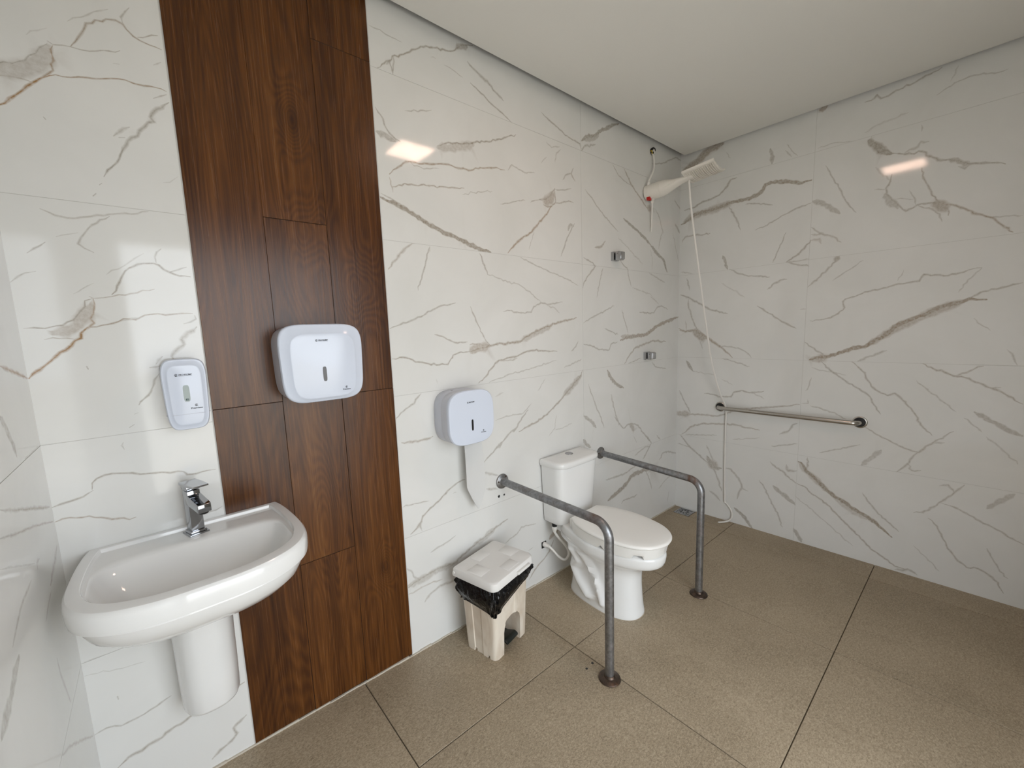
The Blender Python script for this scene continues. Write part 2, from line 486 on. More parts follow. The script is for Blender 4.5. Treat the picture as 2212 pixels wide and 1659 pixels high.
VEINS = """
b 1.7 35 0 -3072,2208 -3046,2228 -3021,2251 -2994,2268
b 1.6 25 0 -3145,2149 -3125,2166 -3109,2178
b 2.4 70 4 -3073,2152 -3057,2178 -3045,2200 -3039,2217 -3021,2232 -3000,2243 -2982,2248 -2969,2244 -2963,2234 -2952,2223 -2938,2217 -2920,2214 -2896,2212
b 2.4 50 0 -2969,2246 -2971,2260 -2961,2277 -2952,2290
b 1.8 60 2 -2943,2224 -2924,2233 -2900,2245
b 1.7 55 1 -3112,2149 -3103,2144 -3087,2149 -3074,2151 -3055,2151 -3027,2159 -3003,2168 -2982,2177
b 15.2 34 2 -3205,2053 -3171,2063 -3146,2079 -3122,2108 -3109,2137
b 1.6 60 0 -3208,2063 -3174,2077 -3154,2091 -3134,2114 -3113,2142
b 2.2 70 7 -3104,2142 -3108,2120 -3112,2098 -3110,2085 -3122,2071 -3139,2056
b 1.6 50 2 -3211,2040 -3183,2047 -3164,2048 -3148,2046
b 2.7 90 10 -3221,1965 -3189,1997 -3167,2021 -3147,2045 -3133,2060 -3117,2071
b 2.0 75 6 -3117,2071 -3096,2076 -3068,2085 -3051,2089 -3029,2094 -3005,2103 -2981,2108 -2963,2105 -2944,2106 -2918,2110 -2897,2107
b 4.2 62 0 -2895,2080 -2911,2062 -2932,2044 -2940,2029 -2933,2020 -2953,2002 -2967,1987 -2971,1974 -2992,1957 -3003,1935 -3011,1917
b 2.2 70 0 -3003,1935 -3011,1917 -3020,1896 -3040,1873 -3049,1855
b 2.5 50 1 -2928,2080 -2911,2091 -2898,2099
b 3.6 45 0 -3019,1961 -3004,1977 -2985,1992
b 2.4 50 0 -3009,1960 -2997,1963
b 2.4 50 0 -3060,1833 -3055,1838
b 3.5 60 0 -3075,1803 -3069,1810
b 2.8 60 0 -3139,1972 -3136,1967
b 2.4 30 0 -2999,2141 -2987,2143
b 2.5 35 0 -2918,2166 -2901,2179
b 2.4 40 1 -3171,1757 -3160,1752 -3148,1745 -3128,1742 -3103,1747 -3073,1757 -3050,1762 -3019,1770 -2971,1781
b 2.4 45 0 -3050,1757 -3069,1746 -3085,1731 -3099,1712 -3109,1697 -3116,1681 -3106,1671 -3090,1662
b 1.7 30 0 -3152,1694 -3132,1702 -3113,1708
b 2.2 60 0 -3205,1650 -3192,1662 -3172,1679
b 1.3 25 0 -2931,1864 -2896,1887
b 1.9 45 0 -3239,1580 -3227,1593 -3214,1603 -3196,1608
b 1.9 35 0 -3073,1608 -3048,1624 -3024,1644 -2993,1669
b 2.5 70 1 -3069,1556 -3056,1579 -3044,1604 -3036,1619 -3019,1632 -2996,1642 -2976,1644 -2965,1640 -2955,1628 -2942,1621 -2923,1613 -2898,1612
b 2.6 50 0 -2970,1646 -2971,1661 -2955,1685
b 2.0 55 0 -2946,1622 -2924,1630 -2904,1639
b 1.4 35 0 -3139,1556 -3121,1570 -3099,1585
b 1.8 55 3 -3112,1551 -3104,1546 -3086,1548 -3068,1552 -3043,1556 -3018,1563 -2981,1574
b 2.0 65 1 -3232,1472 -3215,1473 -3197,1471 -3178,1477 -3158,1486 -3140,1501 -3122,1525 -3107,1545
b 11.8 38 4 -3188,1459 -3164,1463 -3140,1478 -3123,1501 -3108,1533
b 2.4 70 8 -3105,1545 -3104,1529 -3110,1505 -3116,1493 -3110,1483 -3124,1470 -3134,1462
b 1.7 50 2 -3202,1444 -3187,1448 -3166,1446 -3150,1443
b 3.5 95 10 -3238,1351 -3220,1369 -3196,1392 -3169,1416 -3150,1439 -3137,1458 -3124,1472
b 2.2 70 4 -3124,1472 -3107,1473 -3085,1479 -3064,1486 -3041,1493 -3019,1497 -2998,1505 -2982,1507 -2965,1503 -2945,1506 -2916,1508 -2904,1508
b 3.8 40 1 -3057,1488 -3038,1493 -3019,1496
b 2.3 50 0 -2928,1478 -2912,1483 -2898,1492 -2900,1503
b 5.3 58 1 -2899,1469 -2922,1452 -2938,1434 -2933,1420 -2952,1404 -2965,1386 -2962,1379
b 3.9 50 0 -3001,1367 -2985,1388
b 3.9 50 0 -3015,1359 -2991,1362
b 2.6 70 0 -2997,1340 -3009,1324 -3016,1302 -3027,1282 -3045,1266 -3049,1258
b 1.9 40 0 -3053,1237 -3061,1234
b 3.2 50 0 -3075,1199 -3064,1206
b 3.6 60 0 -3137,1372 -3135,1365
b 1.9 35 0 -3092,1161 -3096,1153 -3092,1141
b 2.6 65 1 -3165,1048 -3163,1065 -3153,1075 -3138,1080 -3110,1078 -3083,1072 -3051,1062 -3021,1058 -3005,1052 -2987,1052 -2967,1037 -2945,1034 -2918,1037 -2899,1036
b 2.4 60 1 -3163,1045 -3173,1040 -3194,1031 -3224,1026 -3243,1021
b 2.5 60 5 -3239,983 -3226,987 -3213,986 -3191,979 -3168,971 -3147,962 -3127,954 -3090,946
b 2.1 50 0 -2950,904 -2927,908 -2894,915
b 1.3 30 0 -3235,585 -3213,585 -3195,585
b 1.3 30 0 -3238,546 -3203,540 -3153,523 -3119,517
b 3.9 40 0 -3185,449 -3184,439
b 2.7 50 0 -3240,368 -3216,372 -3187,358 -3156,359 -3124,365 -3098,372 -3076,378
b 4.2 60 1 -3209,238 -3184,254 -3156,253 -3123,261 -3088,272 -3053,277 -3020,286 -2973,283 -2896,307
b 4.5 60 1 -3004,103 -2981,118 -2950,128 -2933,143 -2941,169 -2919,180 -2903,189
l 2.1 60 7 221,1391 156,1379 82,1366 0,1352
l 3.7 60 0 291,1295 270,1276 252,1251 234,1225 227,1204
l 1.1 40 0 168,1186 105,1185 23,1186
l 1.9 50 1 400,1143 315,1115 209,1085 24,1031
l 1.4 45 0 431,1100 368,1083 295,1064 207,1045 14,989
l 3.3 50 0 23,928 70,909 120,897 157,884
l 2.0 50 0 206,970 234,971 237,958
l 0.9 40 0 461,1057 403,1036 338,1010 248,977
l 1.7 50 0 298,961 367,956 401,951 449,934 477,923
l 4.5 50 0 455,892 495,883 533,866 574,857 602,848
l 2.6 40 0 221,741 217,698 195,645 177,599
l 1.6 40 0 322,580 255,546 153,476 21,382
l 1.5 35 0 157,873 211,860 250,846
b 2.0 50 0 -2297,2521 -2256,2523 -2221,2516 -2171,2515
b 3.6 70 1 -2276,2389 -2247,2415 -2227,2430 -2214,2451 -2181,2468 -2141,2492 -2113,2513 -2077,2535 -2027,2551 -1976,2561 -1930,2579 -1897,2611 -1835,2634
b 9.7 45 1 -1921,2589 -1889,2611 -1865,2617
b 3.4 60 0 -2228,2427 -2220,2411 -2216,2388
b 2.6 50 0 -2210,2451 -2213,2419 -2218,2391
b 6.8 50 0 -2238,2415 -2221,2432
b 1.8 30 0 -2048,2510 -2023,2513
b 2.3 40 0 -1987,2503 -1942,2499 -1896,2488
b 3.5 65 0 -1857,2480 -1816,2463 -1774,2445 -1731,2426 -1695,2414 -1654,2399 -1630,2389
b 6.1 55 0 -1868,2559 -1829,2539 -1787,2523 -1753,2509 -1719,2488 -1674,2466
b 2.7 50 0 -2176,2274 -2149,2280 -2108,2296 -2058,2312
b 3.4 60 0 -2295,2251 -2285,2236 -2268,2219 -2264,2199 -2247,2176 -2223,2160 -2204,2157
b 8.6 45 0 -2296,2168 -2266,2165 -2242,2155 -2224,2152
b 4.0 70 1 -2038,2182 -1999,2202 -1952,2215 -1904,2226 -1845,2246 -1784,2265 -1729,2283 -1672,2310 -1603,2341
b 13.6 33 2 -2038,2176 -1985,2186 -1921,2208 -1854,2231
b 3.9 70 5 -2258,2027 -2231,2052 -2197,2080 -2170,2092 -2129,2093 -2079,2103 -2020,2117 -1974,2121 -1927,2119 -1877,2123 -1834,2139 -1772,2156 -1717,2166 -1679,2167
b 2.2 45 0 -2163,2087 -2123,2082 -2080,2085 -2036,2096
b 3.3 45 0 -1660,2170 -1634,2200 -1590,2188 -1539,2183 -1485,2196
b 2.6 50 4 -2259,2016 -2255,1991 -2248,1964
b 3.2 60 3 -2252,1983 -2223,1995 -2183,2004 -2152,2008 -2113,2019 -2078,2021 -2026,2027 -1964,2034 -1915,2042
b 2.1 45 0 -1925,2014 -1866,2033 -1813,2045 -1759,2058
b 7.6 70 1 -2302,1938 -2266,1927 -2235,1921 -2196,1910 -2157,1892 -2109,1872 -2059,1854 -2007,1839 -1944,1824 -1896,1806 -1845,1794 -1782,1786
b 2.7 50 0 -2298,1952 -2259,1940 -2222,1926 -2183,1909
b 2.6 50 0 -1715,2010 -1657,2024 -1606,2043 -1554,2054
b 2.8 50 0 -1518,2051 -1468,2070 -1423,2078
b 19.0 45 4 -1418,2068 -1388,2084 -1352,2121
b 3.6 60 2 -1339,2151 -1370,2110 -1411,2084 -1457,2076
b 3.6 60 3 -1339,2151 -1340,2116 -1335,2085 -1366,2057 -1401,2048 -1429,2054
b 2.9 50 0 -1339,2147 -1279,2154 -1209,2175
b 3.7 50 2 -1336,2078 -1281,2091 -1230,2107 -1191,2103
b 5.1 75 6 -1366,2057 -1426,1994 -1490,1936 -1529,1904 -1583,1872 -1636,1833 -1678,1793
b 2.3 35 0 -1495,1931 -1519,1868 -1537,1821
b 4.1 60 0 -1425,2491 -1364,2468 -1295,2447 -1222,2428 -1132,2420 -1113,2393
b 5.1 50 0 -1119,2387 -1092,2418 -994,2450
b 7.9 60 1 -1118,2439 -1078,2470 -994,2500 -950,2532 -860,2582 -767,2626
b 10.3 40 0 -1105,2451 -1036,2468 -965,2504
b 3.5 35 0 -1396,2360 -1357,2344 -1297,2363
b 2.3 40 0 -1439,2250 -1393,2291
b 3.6 35 0 -1335,2278 -1322,2326 -1285,2354
b 3.7 50 0 -1277,2205 -1252,2234 -1207,2251 -1187,2283
b 5.0 60 3 -1207,2251 -1176,2218
b 4.3 55 0 -1187,1996 -1214,1960 -1248,1915 -1268,1872 -1301,1812
b 7.5 40 0 -1240,1952 -1227,1983 -1201,1986
b 5.4 50 2 -1002,1884 -942,1897 -911,1932
b 3.4 50 0 -832,2381 -776,2335 -711,2313 -643,2303
b 5.9 65 2 -711,2383 -643,2313 -572,2270 -498,2225 -441,2196
b 15.3 45 3 -444,2200 -406,2193
b 5.4 45 0 -342,2206 -290,2158 -257,2091 -235,2062
b 3.8 50 0 -246,2071 -277,2015 -296,1951
b 7.5 60 0 -719,2091 -641,2064 -551,2033 -476,2003 -398,1966
b 9.6 60 0 -398,1961 -316,1918 -231,1883 -174,1801
b 3.1 30 0 -407,1940 -376,1881 -379,1808
b 4.1 50 0 -1090,2191 -1021,2149 -949,2097 -857,2044 -777,2005
b 4.4 30 0 -777,1968 -658,1915 -493,1831
b 4.4 55 0 -761,1839 -710,1805 -675,1793 -658,1740 -631,1683
b 4.8 40 0 -415,1780 -302,1750 -205,1728
b 3.1 25 0 -622,1673 -412,1645 -309,1590
b 5.0 50 0 -89,2311 5,2256
b 8.4 40 0 -73,2147 -1,2091
b 4.0 35 0 -104,2078 -55,1975 -5,1879
b 4.8 50 0 -387,2485 -268,2512 -142,2566 -76,2596 15,2591
b 5.4 50 2 -1010,1888 -951,1899 -905,1935
b 4.8 55 0 -1111,1822 -1055,1805 -1004,1783 -1063,1730 -1107,1689 -1121,1653
b 3.6 50 0 -929,1779 -961,1705 -992,1604
b 4.2 50 0 -1118,1455 -1016,1495 -924,1522 -820,1556
b 4.3 50 0 -917,1419 -853,1399 -778,1377
b 3.9 50 0 -736,1533 -710,1474 -665,1383
b 4.8 50 0 -537,1519 -460,1514 -349,1514 -308,1552 -245,1564 -156,1537
b 9.6 62 3 -753,1341 -656,1358 -526,1364 -428,1371 -326,1417 -198,1448 -3,1486
b 12.0 40 2 -744,1366 -656,1363 -601,1351
b 4.2 55 0 -1120,1334 -1048,1321 -973,1294 -870,1288 -854,1321 -779,1333
b 6.9 60 2 -706,1190 -662,1228 -625,1256 -579,1285 -513,1297 -434,1309 -373,1320 -179,1309
b 3.7 45 0 -662,1187 -588,1197 -512,1212
b 4.3 50 0 -371,1175 -328,1138 -263,1124 -174,1111
b 3.1 30 0 -600,1674 -517,1659 -419,1642
b 3.2 35 0 -399,1627 -284,1576
r 19.1 60 3 15,2515 77,2533 131,2557 194,2598 235,2609 291,2610
r 6.5 50 2 32,2504 110,2528 174,2564
r 3.1 30 0 308,2551 339,2502
r 8.6 45 0 572,2482 582,2443 584,2392
r 4.2 40 0 652,2447 687,2400
r 2.8 40 0 659,2480 685,2436 719,2394
r 6.3 60 1 32,2243 106,2247 160,2271 224,2275 275,2288 324,2330 343,2364 382,2368
r 9.1 65 2 10,2150 62,2166 107,2199 173,2200 247,2203 298,2212 348,2220 406,2220 462,2216 516,2231 542,2252 554,2277 593,2280 635,2273 685,2259 734,2236 796,2237
r 19.3 40 2 28,2162 96,2191 184,2197 288,2211 357,2222
r 5.2 50 0 338,2197 370,2140 391,2096 417,2031
r 4.4 50 0 440,2188 491,2180 545,2167 598,2145
r 4.3 50 0 506,2013 560,2026 611,2049 677,2076 741,2097 802,2109
r 5.6 50 1 19,2022 41,2056 99,2059 166,2047 220,2049
r 3.7 50 0 678,1965 659,1908 636,1856 613,1793
r 5.6 60 1 806,1896 776,1852 738,1817 686,1787
r 3.7 40 1 690,1787 739,1784 806,1788
r 4.8 50 1 690,1787 740,1766 806,1747
r 7.9 50 0 308,1883 330,1833 341,1790
r 4.9 50 0 356,1788 402,1757 461,1734 536,1720 599,1708
r 5.8 50 0 589,1631 627,1666 661,1682 695,1683
r 3.4 40 0 17,1810 105,1788
r 5.1 50 0 59,1760 69,1726 84,1674
r 6.6 55 0 14,1646 74,1624 109,1599 178,1561 234,1524 288,1510 351,1491
r 5.4 50 0 74,1613 75,1568 100,1487 125,1418 148,1383
r 4.7 25 0 303,1701 376,1651 456,1593
r 5.0 55 1 534,1531 609,1477 689,1419 758,1379
r 6.7 60 4 6,1398 55,1374 114,1384 149,1378 206,1337 273,1293 348,1233
r 16.9 50 3 126,1373 172,1327
r 3.4 40 0 54,1455 67,1385
r 3.7 40 0 773,1494 805,1495
b 5.4 50 2 -2289,1676 -2271,1701 -2236,1739 -2207,1765 -2179,1783
b 2.8 60 0 -2105,1773 -2124,1718 -2145,1661 -2167,1601
b 5.7 40 0 -2101,1779 -2114,1750
b 4.2 60 0 -1846,1775 -1830,1735 -1806,1685
b 3.2 40 0 -1806,1685 -1751,1674 -1674,1660 -1603,1645 -1551,1620 -1497,1587 -1464,1568
b 3.4 45 0 -1597,1780 -1534,1762 -1469,1744 -1400,1726 -1291,1704 -1161,1664
b 3.4 55 0 -2300,1450 -2256,1465 -2200,1482 -2149,1501 -2104,1524 -2049,1544 -1989,1554
b 3.4 55 1 -1911,1539 -1896,1504 -1876,1462 -1852,1419 -1831,1382 -1805,1359
b 3.8 50 0 -1720,1517 -1680,1523 -1630,1515 -1577,1510 -1533,1516 -1516,1543 -1464,1564 -1418,1556 -1357,1561 -1295,1571
b 3.7 35 0 -1418,1552 -1358,1537 -1322,1512
b 3.6 55 1 -2103,1421 -2066,1412 -2028,1394 -1988,1380 -1937,1383
b 3.5 65 1 -2299,1332 -2252,1335 -2212,1322 -2184,1311 -2141,1301 -2089,1292 -2046,1290 -2029,1312 -2016,1329 -1974,1340 -1923,1340
b 5.8 70 3 -1923,1337 -1869,1348 -1805,1359 -1737,1367 -1657,1367 -1615,1369 -1571,1395 -1515,1413 -1445,1435 -1361,1454 -1285,1470 -1179,1486
b 17.0 42 4 -1923,1344 -1869,1354 -1814,1359
b 11.9 35 2 -1615,1373 -1549,1394 -1469,1419 -1385,1446
b 4.3 50 3 -1925,1369 -1877,1371 -1814,1359
b 4.2 50 3 -1923,1330 -1852,1340
b 4.6 65 2 -1887,1190 -1840,1218 -1810,1249 -1771,1279 -1721,1291 -1650,1297 -1585,1316 -1530,1321 -1438,1314 -1347,1306
b 4.5 40 2 -1761,1286 -1702,1282 -1640,1289
b 3.3 40 0 -1823,1187 -1765,1200 -1684,1215 -1589,1225 -1510,1235 -1354,1256
b 3.9 50 0 -1230,1300 -1189,1324 -1168,1354
b 3.9 40 0 -1292,1212 -1225,1229 -1142,1249
b 3.8 55 0 -2301,1094 -2268,1118 -2232,1138 -2210,1158 -2183,1180
b 2.0 30 0 -2108,1235 -2102,1211
b 5.6 65 2 -1133,1185 -1158,1146 -1242,1092 -1309,1047 -1374,1008 -1437,970 -1510,944 -1590,929 -1645,915
b 15.8 40 1 -1144,1154 -1228,1100 -1296,1063
b 3.0 40 0 -1795,997 -1725,1009 -1652,1005 -1609,1006 -1552,1047
b 4.6 55 0 -1876,806 -1832,838 -1792,865 -1751,887 -1708,919 -1666,935 -1621,984 -1575,1017
b 9.1 40 0 -1792,865 -1761,874
b 9.3 50 0 -1682,922 -1666,931
b 2.5 35 0 -1504,1107 -1443,1166
b 2.5 35 0 -1429,847 -1378,882 -1363,958
b 2.6 35 0 -1379,873 -1301,876 -1233,887
b 4.5 30 0 -1789,1115 -1739,1128
b 4.8 55 3 -2285,991 -2236,984 -2185,984 -2140,989
b 4.5 50 0 -1080,1096 -1029,991 -969,885 -929,803
b 8.4 45 0 -1127,911 -1061,871 -1009,818
b 5.9 50 0 -854,1007 -821,911 -770,790
b 8.8 60 1 -894,1164 -854,1106 -786,1059 -717,1030
b 8.3 50 0 -1133,769 -1108,736 -1064,707
b 4.4 65 1 -2273,593 -2244,609 -2220,631 -2212,653 -2174,677 -2133,694 -2083,728 -2039,747 -1987,755
b 3.0 50 0 -2223,632 -2227,616 -2220,589
b 7.9 35 1 -2237,610 -2223,626
b 2.9 45 0 -2300,720 -2261,719 -2217,715 -2179,711
b 2.1 40 0 -2056,708 -2034,708
b 4.1 45 0 -2185,477 -2147,487 -2098,493 -2054,506
b 6.4 60 1 -2308,364 -2267,375 -2221,380 -2167,388 -2105,380 -2069,378 -2023,399 -1977,413 -1929,429 -1862,445 -1802,465 -1740,479
b 12.2 35 1 -2304,371 -2222,374 -2154,382 -2069,378
b 11.2 35 0 -1961,421 -1896,430 -1828,460
b 6.2 45 1 -2229,264 -2201,288 -2159,301 -2110,298 -2067,291
b 4.0 40 4 -2307,333 -2270,334 -2211,337 -2136,329
b 3.9 45 0 -2304,453 -2281,431 -2265,393 -2248,373
b 3.9 45 0 -1763,358 -1717,370 -1680,378 -1650,404 -1602,395 -1543,385
b 5.6 40 0 -1878,759 -1830,740 -1789,722
b 5.6 45 0 -1867,675 -1826,664 -1797,653
b 5.1 60 3 -1605,89 -1563,125 -1499,154 -1444,187 -1409,238
b 10.5 50 6 -1442,258 -1408,278 -1363,286
b 3.3 40 0 -1274,111 -1237,147
b 2.5 40 0 -1608,253 -1568,260
b 5.1 45 3 -1609,-26 -1579,-25
b 2.9 45 0 -2351,312 -2338,330 -2314,327
b 5.0 55 0 -817,856 -752,789 -714,760 -675,776 -615,776 -554,754 -468,678 -378,593
b 12.5 45 2 -635,774 -595,720
b 6.2 50 0 -913,459 -859,455 -804,452 -732,444 -673,448 -620,461 -558,468
b 12.7 65 1 -894,314 -832,327 -776,341 -718,355 -673,373 -635,403 -573,413 -501,408 -452,414 -359,391
b 6.0 50 0 -435,401 -410,356 -383,311 -356,237
b 16.7 45 0 -359,391 -410,413 -436,405
b 4.9 45 0 -582,546 -519,559 -454,574 -388,571
b 6.6 55 0 -478,494 -437,526 -404,556 -371,586
b 6.6 50 0 -431,654 -397,619 -362,584
b 5.1 45 0 -294,631 -239,587
b 3.2 30 0 -599,687 -559,626
b 7.0 50 0 -254,436 -227,445 -209,475 -163,476 -96,461 4,426
b 4.6 40 0 -258,213 -175,245 -61,279
b 4.7 40 0 -96,152 -123,68
b 5.1 50 0 -740,246 -718,262 -657,257 -588,247 -548,256
r 4.3 40 0 11,510 61,505 111,499
r 7.0 55 0 35,580 70,541 111,499 160,465 207,431 250,407
r 10.2 50 1 239,457 259,409 291,378 344,386
r 27.2 50 2 272,412 295,388
r 5.1 40 0 233,537 266,472 281,433
r 6.1 50 0 282,381 311,325 334,269 349,216
r 6.8 45 0 265,193 288,184 315,168 343,138
r 6.7 65 3 10,1385 58,1372 128,1382 175,1353 242,1308 308,1269 351,1226 393,1189
r 16.8 50 3 128,1377 164,1342 187,1314
r 5.0 30 0 165,1303 189,1246
r 4.4 45 0 308,1269 371,1264 441,1249 491,1218 511,1192
r 8.6 55 0 69,1157 93,1117 118,1083
r 3.4 30 0 118,1083 193,1070 282,1063
r 4.1 45 0 326,1182 415,1157 504,1134
r 3.2 30 0 325,1038 400,999
r 5.5 55 0 208,921 264,921 308,908 392,916 406,945 461,966 511,955 595,973
r 4.0 35 0 539,952 597,921
r 5.3 50 0 18,928 50,864 82,808 107,763
r 6.5 55 2 3,737 83,747 154,759 235,765 301,765 365,790 426,826 505,844 599,863 715,887 798,907
r 17.7 40 2 9,750 95,755
r 6.0 55 2 43,588 74,612 98,640 145,678 225,698 303,708 377,719 450,719 519,713 582,707
r 4.1 40 0 74,594 170,604 305,625
r 3.8 30 0 412,612 512,638 584,655
r 5.9 50 0 697,699 739,722 756,745 767,772 792,786
r 4.2 45 0 655,613 717,630 798,653
r 6.6 50 0 366,395 409,394 441,362 474,318 485,276 466,236 457,187
r 4.8 40 0 485,276 526,264
r 9.1 55 0 439,117 481,90 513,66 539,28 560,7
r 5.3 50 0 591,360 621,324 651,267 681,210 711,154 741,77
r 5.4 50 1 651,505 688,471 725,458 761,425 801,394
r 7.4 45 1 745,505 755,466 802,477
r 10.6 45 0 676,344 722,309 768,274 804,253
r 8.4 70 2 807,540 833,525 851,489 885,467 927,427 968,388 1008,360 1053,344 1091,317 1135,298 1185,271 1227,239 1269,203
r 14.4 35 2 816,532 843,497 910,443 976,381
r 13.7 30 2 1008,350 1085,305 1157,272
r 5.8 50 1 851,499 861,552 855,576
r 5.0 60 1 801,399 848,386 882,354 932,328 973,300 1013,263 1076,205 1114,165 1159,128 1196,94 1238,73 1292,39 1337,40
r 3.5 35 0 801,310 853,273 904,238 979,181 1104,87
r 4.2 50 0 1128,424 1173,362 1223,303 1265,271 1295,245
r 9.0 50 0 803,88 826,53 849,14
r 5.4 50 1 806,1625 854,1670 896,1714 931,1753 950,1785
r 13.3 50 1 940,1782 934,1757
r 3.1 40 0 925,1649 970,1683 1010,1708 1056,1744
r 4.5 55 1 827,1423 881,1427 926,1436 961,1459 988,1491 979,1525 1006,1544 1046,1558 1099,1575 1137,1581 1174,1591 1210,1601 1252,1604 1286,1606 1301,1638 1341,1631 1374,1622 1426,1630 1466,1644 1496,1645
r 3.4 35 0 1428,1537 1455,1594 1496,1643
r 2.9 35 0 1203,1618 1224,1671
r 8.7 70 3 835,1187 885,1204 930,1210 980,1234 1029,1255 1077,1266 1109,1284 1140,1310 1177,1339 1206,1376 1247,1399 1287,1422 1326,1440 1363,1465 1400,1478 1437,1487 1466,1503 1522,1495
r 16.9 42 3 1102,1284 1165,1327 1225,1375 1282,1410 1337,1443 1390,1467 1452,1493
r 4.3 55 1 1466,1503 1500,1530 1533,1542 1566,1547 1597,1557 1624,1562
r 16.7 45 3 839,1189 923,1205
r 4.7 50 0 806,1295 843,1265 879,1237 915,1210
r 5.7 45 0 1064,1187 1100,1210 1139,1228 1183,1248
r 4.8 55 0 894,1181 942,1127 1003,1080 1055,1043 1105,1011 1130,987 1149,944 1179,895
r 5.1 55 1 1040,1182 1070,1151 1099,1122 1111,1083 1130,1049 1164,1021 1201,1002 1229,1018 1255,995 1288,952 1321,905 1342,857 1386,810
r 3.3 35 0 849,1142 889,1125 950,1118 1016,1104
r 3.4 40 0 852,1080 842,1031 824,995
r 4.6 60 2 1326,1183 1368,1157 1408,1142 1441,1125 1479,1119 1516,1098 1563,1075 1593,1063 1624,1039 1668,1007
r 4.5 50 2 1441,1125 1482,1143 1507,1163 1536,1178
r 4.4 40 1 1568,1076 1597,1078
r 3.6 40 0 1309,1092 1352,1050 1395,1009 1436,973 1462,944
r 3.4 40 0 1491,916 1527,882 1555,855
r 4.4 35 0 1571,834 1609,798 1645,759 1676,720
r 8.9 45 1 1522,952 1565,922 1606,897 1641,873 1680,857
r 2.9 35 0 1488,1409 1511,1378 1545,1348
r 3.4 40 0 1602,1259 1623,1227 1638,1187
r 4.5 50 1 1113,813 1159,784 1206,761 1252,739 1303,718 1343,709 1362,734 1394,774 1431,813 1461,843
r 4.8 40 0 1397,770 1433,779
r 4.5 50 0 1343,709 1318,673 1303,635 1265,582
r 4.0 45 0 1306,636 1323,605 1358,613
r 3.9 45 0 914,618 975,648 1040,675 1102,706
r 10.5 35 0 1116,588 1154,638 1194,692
r 3.4 40 0 808,915 844,919 839,943
r 3.9 45 1 853,905 892,900 939,887 985,869 1030,847
r 4.8 50 1 1345,374 1379,385 1418,428 1454,479 1484,523 1518,576
r 4.3 45 0 1430,547 1462,561 1484,528
r 4.6 50 1 1446,457 1489,450 1535,430 1580,406 1623,388 1666,365 1724,336
r 4.3 55 1 1402,361 1438,328 1458,279 1478,235 1515,179 1556,146 1592,157 1630,139 1662,114 1683,66
r 3.6 45 0 1614,274 1635,229 1663,173 1691,147
r 3.0 35 0 1357,188 1410,140 1462,84
r 9.0 35 0 1599,475 1641,530 1678,573
r 6.4 50 0 1293,20 1344,44 1382,27
r 4.7 55 1 1014,2569 1052,2572 1063,2587 1080,2561 1108,2561 1137,2575 1188,2578 1221,2589 1259,2597 1285,2602 1298,2610
r 3.2 40 0 1288,2490 1323,2509 1358,2522 1392,2527 1436,2521 1483,2504 1510,2506
r 2.6 30 0 1331,2533 1353,2592
r 14.7 60 1 1042,2368 1073,2330 1106,2292 1138,2270
r 3.7 40 0 1042,2368 1053,2387
r 5.2 60 1 1138,2270 1180,2256 1227,2241 1255,2243 1285,2211 1314,2184 1351,2176 1389,2157 1421,2133 1455,2126 1494,2116 1533,2099
r 5.8 40 1 1192,2260 1237,2271 1246,2293 1275,2284
r 4.6 40 0 1244,2371 1246,2341
r 8.9 40 1 1351,2176 1421,2133
r 5.5 45 0 1385,2133 1407,2116 1421,2130
r 4.5 55 1 1147,2167 1143,2133 1127,2103 1132,2070 1165,2030 1191,1993 1213,1968 1239,1978 1255,1989 1295,1987 1327,1987
r 3.2 40 0 1080,2107 1124,2096
r 4.9 30 0 1079,2222 1107,2179 1140,2138
r 9.7 35 0 1125,2076 1147,2023 1180,1988
r 2.4 35 0 1158,2040 1201,2032 1236,2020
r 3.3 40 0 1219,2067 1238,2031 1247,1991
r 4.2 55 2 1258,2165 1267,2114 1290,2063 1315,2012 1330,1986
r 20.6 50 3 1312,1976 1334,1970 1355,1943
r 3.5 45 1 1256,1985 1296,1964 1337,1925 1348,1886
r 4.5 50 2 1361,1967 1367,1911
r 5.5 65 4 1333,1981 1377,1960 1420,1932 1463,1897 1503,1874 1544,1830 1579,1792
r 2.8 35 0 1503,1875 1550,1869 1601,1859
r 3.9 50 0 859,2297 891,2229 931,2151 970,2066 1010,2007
r 10.7 40 0 805,2115 847,2100 893,2059 938,2017
r 4.8 45 1 807,1969 848,1930 886,1910 931,1884 953,1859
r 6.8 40 2 809,1929 864,1918
r 6.8 40 2 809,1893 850,1895 859,1867
r 3.4 30 0 817,2403 889,2408 972,2388
r 4.8 25 0 1023,2413 1073,2434 1139,2440 1191,2449
r 10.5 50 6 814,2609 849,2615
"""


# ------------------------------------------------------------------ veined tiles
def parse_veins():
    out = {'b': [], 'r': [], 'l': []}
    for ln in VEINS.strip().split('\n'):
        p = ln.split()
        pts = np.array([[float(a) for a in q.split(',')] for q in p[4:]]) / 1000.0
        out[p[0]].append((float(p[1]) / 1000 * (2.2 if p[0] == 'l' else 1.0), float(p[2]) / 100, float(p[3]) / 10, pts))
    return out


